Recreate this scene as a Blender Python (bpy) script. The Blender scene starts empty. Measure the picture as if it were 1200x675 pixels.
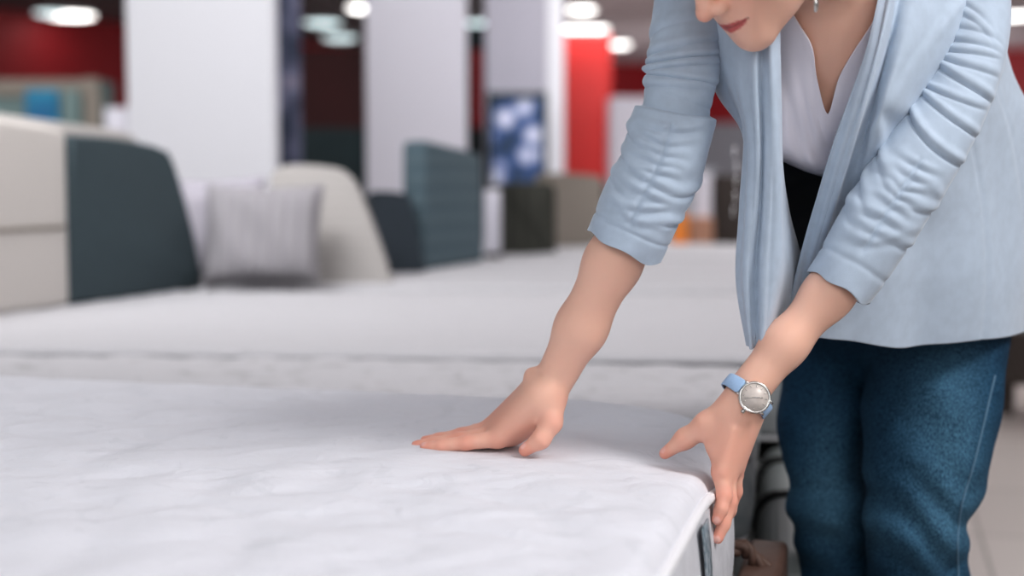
import bpy, bmesh, math, random
import numpy as np
from mathutils import Vector, Matrix
random.seed(4); RNG = np.random.RandomState(7)
COL = bpy.context.scene.collection
CZ = 1.0                      # eye height of the camera
F = 1200*50/36.0
PIT = math.atan(137.5/F)

def P(px, py, d):
    """world point seen at a photo position, d metres in front (measured level)"""
    cx = (px-600)/F; cy = (337.5-py)/F
    y = math.cos(PIT)+cy*math.sin(PIT); z = -math.sin(PIT)+cy*math.cos(PIT)
    t = d/y
    return np.array((cx*t, d, CZ+z*t))

def V(p): return Vector((float(p[0]), float(p[1]), float(p[2])))

# ------------------------------------------------------------------ linking helpers
def link(o, parent=None):
    COL.objects.link(o)
    if parent is not None: o.parent = parent
    return o
def obj_from(name, verts, faces, mat=None, parent=None, smooth=True, off=None):
    me = bpy.data.meshes.new(name)
    verts = np.asarray(verts, dtype=float)
    if parent is not None and off is None: verts = verts-np.array(parent.matrix_basis.translation)
    me.from_pydata([tuple(v) for v in verts], [], [tuple(int(i) for i in f) for f in faces]); me.update()
    if smooth: me.polygons.foreach_set('use_smooth', [True]*len(me.polygons))
    if mat: me.materials.append(mat)
    o = bpy.data.objects.new(name, me)
    return link(o, parent)
def bm_obj(name, bm, mat=None, parent=None, smooth=True):
    me = bpy.data.meshes.new(name)
    if parent is not None: bmesh.ops.translate(bm, verts=bm.verts, vec=-parent.matrix_basis.translation)
    bmesh.ops.recalc_face_normals(bm, faces=bm.faces)
    bm.to_mesh(me); bm.free()
    if smooth: me.polygons.foreach_set('use_smooth', [True]*len(me.polygons))
    if mat: me.materials.append(mat)
    return link(bpy.data.objects.new(name, me), parent)
def tag(o, label=None, cat=None, group=None, kind=None):
    if label: o['label'] = label
    if cat: o['category'] = cat
    if group: o['group'] = group
    if kind: o['kind'] = kind
    return o
def thing(name, label, cat, loc=(0,0,0), group=None):
    o = bpy.data.objects.new(name, None); o.empty_display_size = .05
    o.location = tuple(float(c) for c in loc); COL.objects.link(o)
    o.matrix_basis = Matrix.Translation(V(loc))
    return tag(o, label, cat, group)
def mods(o, bevel=0, seg=3, solid=0, sub=0, soff=0):
    if solid:
        m = o.modifiers.new('s', 'SOLIDIFY'); m.thickness = solid; m.offset = soff
    if bevel:
        m = o.modifiers.new('b', 'BEVEL'); m.width = bevel; m.segments = seg; m.limit_method = 'ANGLE'
    if sub:
        m = o.modifiers.new('u', 'SUBSURF'); m.levels = sub; m.render_levels = sub
    return o

# ------------------------------------------------------------------ materials
def srgb(r, g, b):
    f = lambda c: (c/255/12.92) if c/255 <= .04045 else ((c/255+.055)/1.055)**2.4
    return (f(r), f(g), f(b), 1)
def mat(name, c, rough=.6, metal=0, bump=0, bscale=200, var=0, vscale=5, c2=None, emit=None, sheen=0, sss=0, coord='Object', spec=.5, bdist=.002, detail=4, attr=None):
    m = bpy.data.materials.new(name); m.use_nodes = True
    nt = m.node_tree; N = nt.nodes; L = nt.links; b = N['Principled BSDF']
    b.inputs['Base Color'].default_value = c; b.inputs['Roughness'].default_value = rough
    b.inputs['Metallic'].default_value = metal; b.inputs['Specular IOR Level'].default_value = spec
    if sheen: b.inputs['Sheen Weight'].default_value = sheen; b.inputs['Sheen Roughness'].default_value = .4
    if sss:
        b.inputs['Subsurface Weight'].default_value = sss; b.inputs['Subsurface Radius'].default_value = (1,.35,.2); b.inputs['Subsurface Scale'].default_value = .006
    tc = N.new('ShaderNodeTexCoord')
    if var or c2:
        n = N.new('ShaderNodeTexNoise'); n.inputs['Scale'].default_value = vscale; n.inputs['Detail'].default_value = detail
        L.new(tc.outputs[coord], n.inputs['Vector'])
        r = N.new('ShaderNodeValToRGB'); r.color_ramp.elements[0].position = .35; r.color_ramp.elements[1].position = .65
        c2 = c2 or tuple(x*(1-var) for x in c[:3])+(1,)
        r.color_ramp.elements[0].color = c2; r.color_ramp.elements[1].color = c
        L.new(n.outputs[0], r.inputs[0]); L.new(r.outputs[0], b.inputs['Base Color'])
    if attr:
        a = N.new('ShaderNodeAttribute'); a.attribute_name = attr
        L.new(a.outputs['Color'], b.inputs['Base Color'])
    if bump:
        n = N.new('ShaderNodeTexNoise'); n.inputs['Scale'].default_value = bscale; n.inputs['Detail'].default_value = 3
        L.new(tc.outputs[coord], n.inputs['Vector'])
        bp = N.new('ShaderNodeBump'); bp.inputs['Strength'].default_value = bump; bp.inputs['Distance'].default_value = bdist
        L.new(n.outputs[0], bp.inputs['Height']); L.new(bp.outputs[0], b.inputs['Normal'])
    if emit:
        b.inputs['Emission Color'].default_value = c; b.inputs['Emission Strength'].default_value = emit
    return m

def denim_mat():
    m = bpy.data.materials.new('denim'); m.use_nodes = True
    nt = m.node_tree; N = nt.nodes; L = nt.links; b = N['Principled BSDF']
    b.inputs['Roughness'].default_value = .85; b.inputs['Specular IOR Level'].default_value = .15
    a = N.new('ShaderNodeAttribute'); a.attribute_name = 'tint'
    tc = N.new('ShaderNodeTexCoord')
    mp = N.new('ShaderNodeMapping'); mp.inputs['Scale'].default_value = (900, 900, 230)
    n = N.new('ShaderNodeTexNoise'); n.inputs['Scale'].default_value = 1; n.inputs['Detail'].default_value = 3
    L.new(tc.outputs['Object'], mp.inputs[0]); L.new(mp.outputs[0], n.inputs['Vector'])
    n2 = N.new('ShaderNodeTexNoise'); n2.inputs['Scale'].default_value = 45; n2.inputs['Detail'].default_value = 4
    L.new(tc.outputs['Object'], n2.inputs['Vector'])
    r = N.new('ShaderNodeValToRGB'); r.color_ramp.elements[0].position = .38; r.color_ramp.elements[0].color = (.45,.5,.55,1)
    r.color_ramp.elements[1].position = .66; r.color_ramp.elements[1].color = (1.9,1.75,1.6,1)
    L.new(n.outputs[0], r.inputs[0])
    r2 = N.new('ShaderNodeValToRGB'); r2.color_ramp.elements[0].position = .3; r2.color_ramp.elements[0].color = (.9,.9,.9,1)
    r2.color_ramp.elements[1].position = .7; r2.color_ramp.elements[1].color = (1.08,1.08,1.08,1)
    L.new(n2.outputs[0], r2.inputs[0])
    mx = N.new('ShaderNodeMix'); mx.data_type = 'RGBA'; mx.blend_type = 'MULTIPLY'; mx.inputs[0].default_value = 1
    L.new(a.outputs['Color'], mx.inputs[6]); L.new(r.outputs[0], mx.inputs[7])
    mx2 = N.new('ShaderNodeMix'); mx2.data_type = 'RGBA'; mx2.blend_type = 'MULTIPLY'; mx2.inputs[0].default_value = 1
    L.new(mx.outputs[2], mx2.inputs[6]); L.new(r2.outputs[0], mx2.inputs[7])
    L.new(mx2.outputs[2], b.inputs['Base Color'])
    bp = N.new('ShaderNodeBump'); bp.inputs['Strength'].default_value = .4; bp.inputs['Distance'].default_value = .0008
    L.new(n.outputs[0], bp.inputs['Height']); L.new(bp.outputs[0], b.inputs['Normal'])
    return m

def quilt_mat(name, c, dark=(.3,.33,.36,1), amount=.5, thr=.56, bump=.6):
    """knitted white ticking: puckered quilting bump with faint grey sprig print"""
    m = bpy.data.materials.new(name); m.use_nodes = True
    nt = m.node_tree; N = nt.nodes; L = nt.links; b = N['Principled BSDF']
    b.inputs['Roughness'].default_value = .8; b.inputs['Specular IOR Level'].default_value = .2
    b.inputs['Sheen Weight'].default_value = .15
    tc = N.new('ShaderNodeTexCoord')
    v = N.new('ShaderNodeTexVoronoi'); v.inputs['Scale'].default_value = 11; v.feature = 'SMOOTH_F1'
    w = N.new('ShaderNodeTexNoise'); w.inputs['Scale'].default_value = 26; w.inputs['Detail'].default_value = 5; w.inputs['Distortion'].default_value = 1.2
    f = N.new('ShaderNodeTexNoise'); f.inputs['Scale'].default_value = 420; f.inputs['Detail'].default_value = 2
    for x in (v, w, f): L.new(tc.outputs['Object'], x.inputs['Vector'])
    a1 = N.new('ShaderNodeMath'); a1.operation = 'MULTIPLY_ADD'; a1.inputs[1].default_value = .35
    L.new(w.outputs[0], a1.inputs[0]); L.new(v.outputs[0], a1.inputs[2])
    a2 = N.new('ShaderNodeMath'); a2.operation = 'MULTIPLY_ADD'; a2.inputs[1].default_value = .03
    L.new(f.outputs[0], a2.inputs[0]); L.new(a1.outputs[0], a2.inputs[2])
    bp = N.new('ShaderNodeBump'); bp.inputs['Strength'].default_value = bump; bp.inputs['Distance'].default_value = .014
    L.new(a2.outputs[0], bp.inputs['Height']); L.new(bp.outputs[0], b.inputs['Normal'])
    # sprig print
    s = N.new('ShaderNodeTexNoise'); s.inputs['Scale'].default_value = 9; s.inputs['Detail'].default_value = 7; s.inputs['Distortion'].default_value = 2.5
    L.new(tc.outputs['Object'], s.inputs['Vector'])
    r = N.new('ShaderNodeValToRGB'); r.color_ramp.elements[0].position = thr; r.color_ramp.elements[0].color = (0,0,0,1)
    r.color_ramp.elements[1].position = thr+.05; r.color_ramp.elements[1].color = (amount,)*3+(1,)
    L.new(s.outputs[0], r.inputs[0])
    mx = N.new('ShaderNodeMix'); mx.data_type = 'RGBA'; mx.inputs[6].default_value = c; mx.inputs[7].default_value = dark
    L.new(r.outputs[0], mx.inputs[0]); L.new(mx.outputs[2], b.inputs['Base Color'])
    return m

def tile_mat():
    m = bpy.data.materials.new('floor tiles'); m.use_nodes = True
    nt = m.node_tree; N = nt.nodes; L = nt.links; b = N['Principled BSDF']
    b.inputs['Roughness'].default_value = .35
    tc = N.new('ShaderNodeTexCoord'); mp = N.new('ShaderNodeMapping'); mp.inputs['Rotation'].default_value = (0,0,math.radians(14)); mp.inputs['Location'].default_value = (.28,.15,0)
    br = N.new('ShaderNodeTexBrick'); br.offset = 0; br.inputs['Scale'].default_value = 1; br.inputs['Brick Width'].default_value = .6; br.inputs['Row Height'].default_value = .6
    br.inputs['Mortar Size'].default_value = .006; br.inputs['Color1'].default_value = srgb(176,168,164); br.inputs['Color2'].default_value = srgb(170,162,158); br.inputs['Mortar'].default_value = srgb(128,122,118)
    L.new(tc.outputs['Object'], mp.inputs[0]); L.new(mp.outputs[0], br.inputs['Vector']); L.new(br.outputs[0], b.inputs['Base Color'])
    return m

def patch_mat(name, cols, scale, rough=.7, stretch=(1,1,1)):
    m = bpy.data.materials.new(name); m.use_nodes = True
    nt = m.node_tree; N = nt.nodes; L = nt.links; b = N['Principled BSDF']; b.inputs['Roughness'].default_value = rough
    tc = N.new('ShaderNodeTexCoord'); mp = N.new('ShaderNodeMapping'); mp.inputs['Scale'].default_value = stretch
    v = N.new('ShaderNodeTexVoronoi'); v.inputs['Scale'].default_value = scale; v.inputs['Randomness'].default_value = .75
    r = N.new('ShaderNodeValToRGB'); r.color_ramp.interpolation = 'LINEAR'
    while len(r.color_ramp.elements) < len(cols): r.color_ramp.elements.new(.5)
    for i, c in enumerate(cols):
        r.color_ramp.elements[i].position = i/(len(cols)-1)*.75; r.color_ramp.elements[i].color = c
    L.new(tc.outputs['Object'], mp.inputs[0]); L.new(mp.outputs[0], v.inputs['Vector']); L.new(v.outputs['Distance'], r.inputs[0]); L.new(r.outputs[0], b.inputs['Base Color'])
    return m

def weave_mat(name, c, c2, scale=60, horiz=True, bump=.5):
    m = bpy.data.materials.new(name); m.use_nodes = True
    nt = m.node_tree; N = nt.nodes; L = nt.links; b = N['Principled BSDF']; b.inputs['Roughness'].default_value = .85
    tc = N.new('ShaderNodeTexCoord'); w = N.new('ShaderNodeTexWave'); w.bands_direction = 'Z' if horiz else 'X'
    w.inputs['Scale'].default_value = scale; w.inputs['Distortion'].default_value = .6
    L.new(tc.outputs['Object'], w.inputs['Vector'])
    r = N.new('ShaderNodeValToRGB'); r.color_ramp.elements[0].color = c2; r.color_ramp.elements[1].color = c
    L.new(w.outputs[0], r.inputs[0]); L.new(r.outputs[0], b.inputs['Base Color'])
    bp = N.new('ShaderNodeBump'); bp.inputs['Strength'].default_value = bump; bp.inputs['Distance'].default_value = .004
    L.new(w.outputs[0], bp.inputs['Height']); L.new(bp.outputs[0], b.inputs['Normal'])
    return m

M = {}
M['skin'] = mat('skin', srgb(222,170,150), .48, sss=.12, bump=.12, bscale=420, bdist=.0006, attr='tint', spec=.4)
M['jacket'] = mat('pale blue jersey', srgb(183,197,213), .85, bump=.25, bscale=900, bdist=.0008, sheen=.35, var=.07, vscale=60, spec=.2)
M['blouse'] = mat('white crepe', srgb(232,228,238), .7, bump=.15, bscale=700, bdist=.0006, sheen=.2, spec=.3)
M['denim'] = denim_mat()
M['hair'] = mat('brown hair', srgb(70,45,32), .5, bump=.5, bscale=300)
M['steel'] = mat('polished steel', srgb(205,203,200), .2, metal=1)
M['dial'] = mat('silver dial', srgb(205,196,190), .4, metal=.05, var=.08, vscale=300)
M['strap'] = mat('pale blue leather', srgb(160,188,220), .5, bump=.2, bscale=500)
M['strapdark'] = mat('dark strap lining', srgb(45,50,60), .6)
M['quilt'] = quilt_mat('white quilted ticking', srgb(222,223,230), amount=.09, thr=.60)
M['quilt2'] = quilt_mat('printed grey ticking', srgb(186,185,189), dark=srgb(120,120,120), amount=.4, thr=.58)
M['quilt3'] = quilt_mat('soft grey white ticking', srgb(186,185,189), dark=srgb(165,165,168), amount=.2, thr=.6)
M['piping'] = mat('white piping cord', srgb(232,232,236), .7, bump=.3, bscale=400)
M['border'] = mat('white knitted border', srgb(205,206,212), .85, bump=.5, bscale=60, bdist=.004, var=.1, vscale=25)
M['border2'] = mat('grey knitted border', srgb(165,168,170), .85, bump=.5, bscale=60, bdist=.004, c2=srgb(125,132,136), vscale=14)
M['teal'] = mat('blue grey woven ribbon', srgb(78,98,108), .8, c2=srgb(165,172,180), vscale=110)
M['charcoal'] = mat('charcoal leatherette', srgb(108,111,112), .5, bump=.2, bscale=150)
M['seam'] = mat('pale denim seam', srgb(88,122,146), .8, bump=.4, bscale=300)
M['greypipe'] = mat('grey piping cord', srgb(128,128,132), .8, bump=.3, bscale=400)
M['charcoal2'] = mat('grey green leatherette', srgb(120,126,126), .5, bump=.2, bscale=150)
M['black'] = mat('black webbing', srgb(22,22,24), .7)
M['brown'] = mat('brown leather', srgb(92,68,58), .6, bump=.4, bscale=60, var=.25, vscale=18)
M['greyfab'] = mat('slate felt', srgb(60,73,79), .9, bump=.3, bscale=300, var=.06, vscale=30)
M['beige'] = mat('beige leatherette', srgb(196,191,187), .6, bump=.1, bscale=200)
M['lightweave'] = weave_mat('light grey rib weave', srgb(178,174,172), srgb(164,160,158), 9)
M['pillow'] = weave_mat('silver grey ribbed fabric', srgb(156,153,157), srgb(149,146,151), 7, horiz=False, bump=.6)
M['pillow2'] = mat('lilac grey sateen', srgb(172,168,178), .6, bump=.2, bscale=20, bdist=.02)
M['navy'] = mat('navy felt', srgb(42,50,58), .9, bump=.2)
M['bluegrey'] = weave_mat('blue grey tufted fabric', srgb(86,102,110), srgb(78,95,104), 4)
M['olive'] = weave_mat('dark olive channel fabric', srgb(70,70,62), srgb(38,40,36), 5, horiz=False)
M['taupe'] = mat('taupe fabric', srgb(138,130,122), .9, bump=.2)
M['white'] = mat('white paint', srgb(232,232,238), .5)
M['offwhite'] = mat('pale grey paint', srgb(206,204,214), .5)
M['greywhite'] = mat('grey panel', srgb(176,174,186), .6)
M['red'] = mat('red paint', srgb(150,22,32), .6)
M['redbright'] = mat('bright red laminate', srgb(208,36,32), .45)
M['maroon'] = mat('dark maroon cloth', srgb(60,18,20), .8, var=.3, vscale=2)
M['greywall'] = mat('grey paint', srgb(150,152,160), .7)
M['ceil'] = mat('dim side ceiling', srgb(120,120,124), .8)  # dimmer left half of the ceiling, weaker lighting put into the colour
M['ceil2'] = mat('bright side ceiling', srgb(225,215,220), .8)  # brighter right half of the ceiling, stronger lighting put into the colour
M['lamp'] = mat('lit lamp diffuser', (1,.98,.95,1), .5, emit=5)
M['lampcool'] = mat('cool lit lamp diffuser', (.8,.97,1,1), .5, emit=1.6)
M['metal'] = mat('grey metal', srgb(140,140,142), .4, metal=.7)
M['tile'] = tile_mat()
M['bed_pattern'] = patch_mat('navy and pink patch print', [srgb(245,240,250), srgb(205,210,232), srgb(70,98,155), srgb(40,62,90)], 5)
M['banner'] = patch_mat('navy mottled banner print', [srgb(175,165,178), srgb(110,112,138), srgb(52,60,82)], 5)
M['tealbox'] = mat('teal gloss board', srgb(40,150,180), .5, c2=srgb(14,90,140), vscale=2)
M['greygreen'] = mat('grey green board', srgb(110,130,130), .6)
M['darkteal'] = mat('dark teal fabric', srgb(38,54,58), .8, var=.3, vscale=3)
M['orange'] = mat('orange plastic', srgb(224,140,60), .5)
M['tan'] = mat('tan wood', srgb(170,130,110), .6, bump=.2)
M['darkwood'] = mat('dark wood', srgb(52,42,38), .6)
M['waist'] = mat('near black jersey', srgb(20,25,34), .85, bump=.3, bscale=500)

# ------------------------------------------------------------------ signed distance bodies
def rc(a, b, ra, rb, k=.01): return ('rc', np.array(a, float), np.array(b, float), ra, rb, k)
def el(c, r, R=None, k=.02): return ('el', np.array(c, float), np.array(r, float), np.eye(3) if R is None else np.array(R, float), k)
def chain(pts, rs, k=.006): return [rc(pts[i], pts[i+1], rs[i], rs[i+1], k) for i in range(len(pts)-1)]
def sd1(p, X):
    if p[0] == 'rc':
        _, a, b, ra, rb, k = p
        ba = b-a; pa = X-a
        t = np.clip(pa@ba/max(ba@ba, 1e-12), 0, 1)
        return np.sqrt(((pa-t[:,None]*ba)**2).sum(1))-(ra+(rb-ra)*t)
    _, c, r, R, k = p
    q = (X-c)@R.T          # rows of R are the local axes
    k0 = np.sqrt(((q/r)**2).sum(1)); k1 = np.sqrt(((q/r**2)**2).sum(1))
    return k0*(k0-1)/np.maximum(k1, 1e-9)
def sdf(prims, X):
    d = None
    for p in prims:
        e = sd1(p, X)
        if d is None: d = e; continue
        k = p[-1]
        if k < 0:                      # smooth carve
            k = -k; h = np.clip(.5-.5*(d+e)/k, 0, 1)*1.0
            d = d*(1-h)+(-e)*h+k*h*(1-h); continue
        h = np.maximum(k-np.abs(d-e), 0)/k
        d = np.minimum(d, e)-h*h*k*.25
    return d
def surf(prims, lo, hi, vox, B=8, disp=None):
    lo = np.array(lo, float); hi = np.array(hi, float)
    nb = np.ceil((hi-lo)/(vox*B)).astype(int)
    g = np.stack(np.meshgrid(*[np.arange(n) for n in nb], indexing='ij'), -1).reshape(-1, 3)
    c = lo+(g+.5)*vox*B
    d = np.concatenate([sdf(prims, c[i:i+50000]) for i in range(0, len(c), 50000)])
    g = g[np.abs(d) < vox*B*1.25+.006]
    loc = np.stack(np.meshgrid(*[np.arange(B+1)]*3, indexing='ij'), -1).reshape(-1, 3)
    vals = np.empty((len(g), (B+1)**3))
    CH = 24
    for i in range(0, len(g), CH):
        gg = g[i:i+CH]
        X = (lo+(gg[:,None,:]*B+loc[None])*vox).reshape(-1, 3)
        cen = X.mean(0); R = np.sqrt(((X-cen)**2).sum(1)).max()
        dc = np.array([sd1(p, cen[None])[0] for p in prims]); dm = min(x for x, p in zip(dc, prims) if p[-1] > 0)
        sub = [p for p, x in zip(prims, dc) if x < dm+2*R+.08]
        v = sdf(sub, X)
        if disp is not None: v = v-disp(X)
        vals[i:i+CH] = v.reshape(len(gg), -1)
    vals = vals.reshape(len(g), B+1, B+1, B+1)
    OFF = 1 << 14
    def key(I): return (I[...,0].astype(np.int64)*OFF+I[...,1])*OFF+I[...,2]
    # active cells
    corners = [(a,b,e) for a in (0,1) for b in (0,1) for e in (0,1)]
    s = [vals[:, a:a+B, b:b+B, e:e+B] for a,b,e in corners]
    neg = sum((x < 0).astype(int) for x in s)
    act = (neg > 0) & (neg < 8)
    bi, ii, jj, kk = np.nonzero(act)
    cv = np.stack([x[act] for x in s], 1)
    acc = np.zeros((len(bi), 3)); cnt = np.zeros(len(bi))
    for m in range(8):
        for n in range(m+1, 8):
            if sum(abs(corners[m][q]-corners[n][q]) for q in range(3)) != 1: continue
            x = cv[:,m]; y = cv[:,n]; cr = (x < 0) != (y < 0)
            t = np.where(cr, x/np.where(cr, x-y, 1), 0)
            pos = np.array(corners[m])+(np.array(corners[n])-np.array(corners[m]))*t[:,None]
            acc += pos*cr[:,None]; cnt += cr
    cell = g[bi]*B+np.stack([ii,jj,kk], 1)
    verts = lo+(cell+acc/cnt[:,None])*vox
    k = key(cell); order = np.argsort(k); ks = k[order]
    faces = []
    for ax in range(3):
        sl0 = [slice(0,B)]*3; sl1 = [slice(0,B)]*3; sl1[ax] = slice(1,B+1)
        a = vals[(slice(None),)+tuple(sl0)]; b = vals[(slice(None),)+tuple(sl1)]
        cr = (a < 0) != (b < 0)
        bi2, i2, j2, k2 = np.nonzero(cr)
        base = g[bi2]*B+np.stack([i2,j2,k2], 1); inside = a[cr] < 0
        u, w = [(1,2),(2,0),(0,1)][ax]
        ids = []
        ok = np.ones(len(base), bool)
        for du, dw in ((0,0),(-1,0),(-1,-1),(0,-1)):
            q = base.copy(); q[:,u] += du; q[:,w] += dw
            ok &= (q >= 0).all(1)
            kq = key(np.maximum(q, 0)); pos = np.clip(np.searchsorted(ks, kq), 0, len(ks)-1)
            ok &= ks[pos] == kq; ids.append(order[pos])
        f = np.stack(ids, 1)
        f[~inside] = f[~inside][:, ::-1]
        faces.append(f[ok])
    return verts, np.concatenate(faces)
def fast_obj(name, verts, faces, mt, parent=None, colors=None, smooth_iter=0):
    if parent is not None: verts = verts-np.array(parent.matrix_basis.translation)
    me = bpy.data.meshes.new(name)
    me.vertices.add(len(verts)); me.vertices.foreach_set('co', verts.astype(np.float32).ravel())
    me.loops.add(len(faces)*4); me.loops.foreach_set('vertex_index', faces.astype(np.int32).ravel())
    me.polygons.add(len(faces)); me.polygons.foreach_set('loop_start', np.arange(0, len(faces)*4, 4, dtype=np.int32))
    me.polygons.foreach_set('use_smooth', np.ones(len(faces), bool))
    me.update(calc_edges=True); me.validate()
    if colors is not None:
        ca = me.color_attributes.new('tint', 'FLOAT_COLOR', 'POINT'); ca.data.foreach_set('color', colors.astype(np.float32).ravel())
    me.materials.append(mt)
    o = bpy.data.objects.new(name, me); link(o, parent)
    if smooth_iter:
        m = o.modifiers.new('sm', 'SMOOTH'); m.factor = .5; m.iterations = smooth_iter
    return o

# ------------------------------------------------------------------ sheets and tubes
def catmull(Pn, u):
    n = len(Pn); u = np.clip(u, 0, n-1-1e-9); i = np.floor(u).astype(int); t = (u-i)[:,None]
    g = lambda j: Pn[np.clip(j, 0, n-1)]
    p0, p1, p2, p3 = g(i-1), g(i), g(i+1), g(i+2)
    sh = (1,)*0
    t = t.reshape((-1,)+(1,)*(Pn.ndim-1))
    return .5*((2*p1)+(-p0+p2)*t+(2*p0-5*p1+4*p2-p3)*t*t+(-p0+3*p1-3*p2+p3)*t**3)
def grid_surface(cp, nu, nv):
    A = catmull(cp, np.linspace(0, len(cp)-1, nu))          # nu x m x 3
    Bm = catmull(A.transpose(1,0,2), np.linspace(0, cp.shape[1]-1, nv))
    return Bm.transpose(1,0,2)
def grid_normals(G):
    du = np.gradient(G, axis=0); dv = np.gradient(G, axis=1)
    n = np.cross(du, dv); return n/np.maximum(np.linalg.norm(n, axis=2, keepdims=True), 1e-9)
def grid_faces(nu, nv, base=0, wrap=False):
    f = []
    for i in range(nu-1):
        for j in range(nv if wrap else nv-1):
            j2 = (j+1) % nv
            f.append((base+i*nv+j, base+(i+1)*nv+j, base+(i+1)*nv+j2, base+i*nv+j2))
    return f
def tube_grid(path, radii, nu, nv, ref, disp=None, squash=1.0):
    pa = catmull(np.array(path), np.linspace(0, len(path)-1, nu))
    ra = catmull(np.array(radii, float)[:,None], np.linspace(0, len(path)-1, nu))[:,0]
    T = np.gradient(pa, axis=0); T /= np.linalg.norm(T, axis=1, keepdims=True)
    ref = np.array(ref, float)
    N1 = ref-(T@ref)[:,None]*T; N1 /= np.linalg.norm(N1, axis=1, keepdims=True)   # faces ref
    N2 = np.cross(T, N1)
    th = np.linspace(0, 2*math.pi, nv, endpoint=False)
    tt = np.linspace(0, 1, nu)
    r = ra[:,None]*np.ones(nv)[None]
    if disp is not None: r = r+disp(tt[:,None], (th[None]+math.pi)%(2*math.pi)-math.pi)
    return pa[:,None]+r[...,None]*(np.cos(th)[None,:,None]*N1[:,None]*squash+np.sin(th)[None,:,None]*N2[:,None])
def bm_tube(bm, pts, rad, seg=8, closed=False):
    pts = [np.array(p, float) for p in pts]; n = len(pts); rings = []
    up = np.array((0.,0,1))
    prev = None
    for i in range(n):
        t = pts[(i+1) % n if closed else min(i+1, n-1)]-pts[(i-1) % n if closed else max(i-1, 0)]
        t /= max(np.linalg.norm(t), 1e-9)
        a = up if prev is None else prev
        if abs(t@a) > .95: a = np.array((1.,0,0))
        a = a-(a@t)*t; a /= np.linalg.norm(a); b = np.cross(t, a); prev = a
        r = rad[i] if hasattr(rad, '__len__') else rad
        rings.append([bm.verts.new(V(pts[i]+r*(math.cos(q)*a+math.sin(q)*b))) for q in [2*math.pi*s/seg for s in range(seg)]])
    for i in range(n if closed else n-1):
        A, Bq = rings[i], rings[(i+1) % n]
        for s in range(seg): bm.faces.new((A[s], A[(s+1) % seg], Bq[(s+1) % seg], Bq[s]))
    if not closed:
        bm.faces.new(rings[0][::-1]); bm.faces.new(rings[-1])
def bm_box(bm, c, s, R=None):
    m = Matrix.Translation(V(c)) @ ((R or Matrix.Identity(3)).to_4x4()) @ Matrix.Diagonal((s[0], s[1], s[2], 1))
    bmesh.ops.create_cube(bm, size=1, matrix=m)
def box(name, c, s, mt, parent=None, rz=0, bevel=0, rx=0):
    bm = bmesh.new(); R = Matrix.Rotation(rz, 3, 'Z') @ Matrix.Rotation(rx, 3, 'X'); bm_box(bm, c, s, R)
    o = bm_obj(name, bm, mt, parent, smooth=False)
    if bevel: mods(o, bevel=bevel)
    return o
def prism(name, outline, a, b, mt, parent=None, bevel=0, smooth=False):
    """outline: list of 3d points (one face); swept by the vector b"""
    bm = bmesh.new(); vs = [bm.verts.new(V(p)) for p in outline]; ws = [bm.verts.new(V(np.array(p)+np.array(b))) for p in outline]
    bm.faces.new(vs); bm.faces.new(ws[::-1]); n = len(vs)
    for i in range(n): bm.faces.new((vs[i], vs[(i+1) % n], ws[(i+1) % n], ws[i]))
    o = bm_obj(name, bm, mt, parent, smooth=smooth)
    if bevel: mods(o, bevel=bevel, seg=4)
    return o

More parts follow.
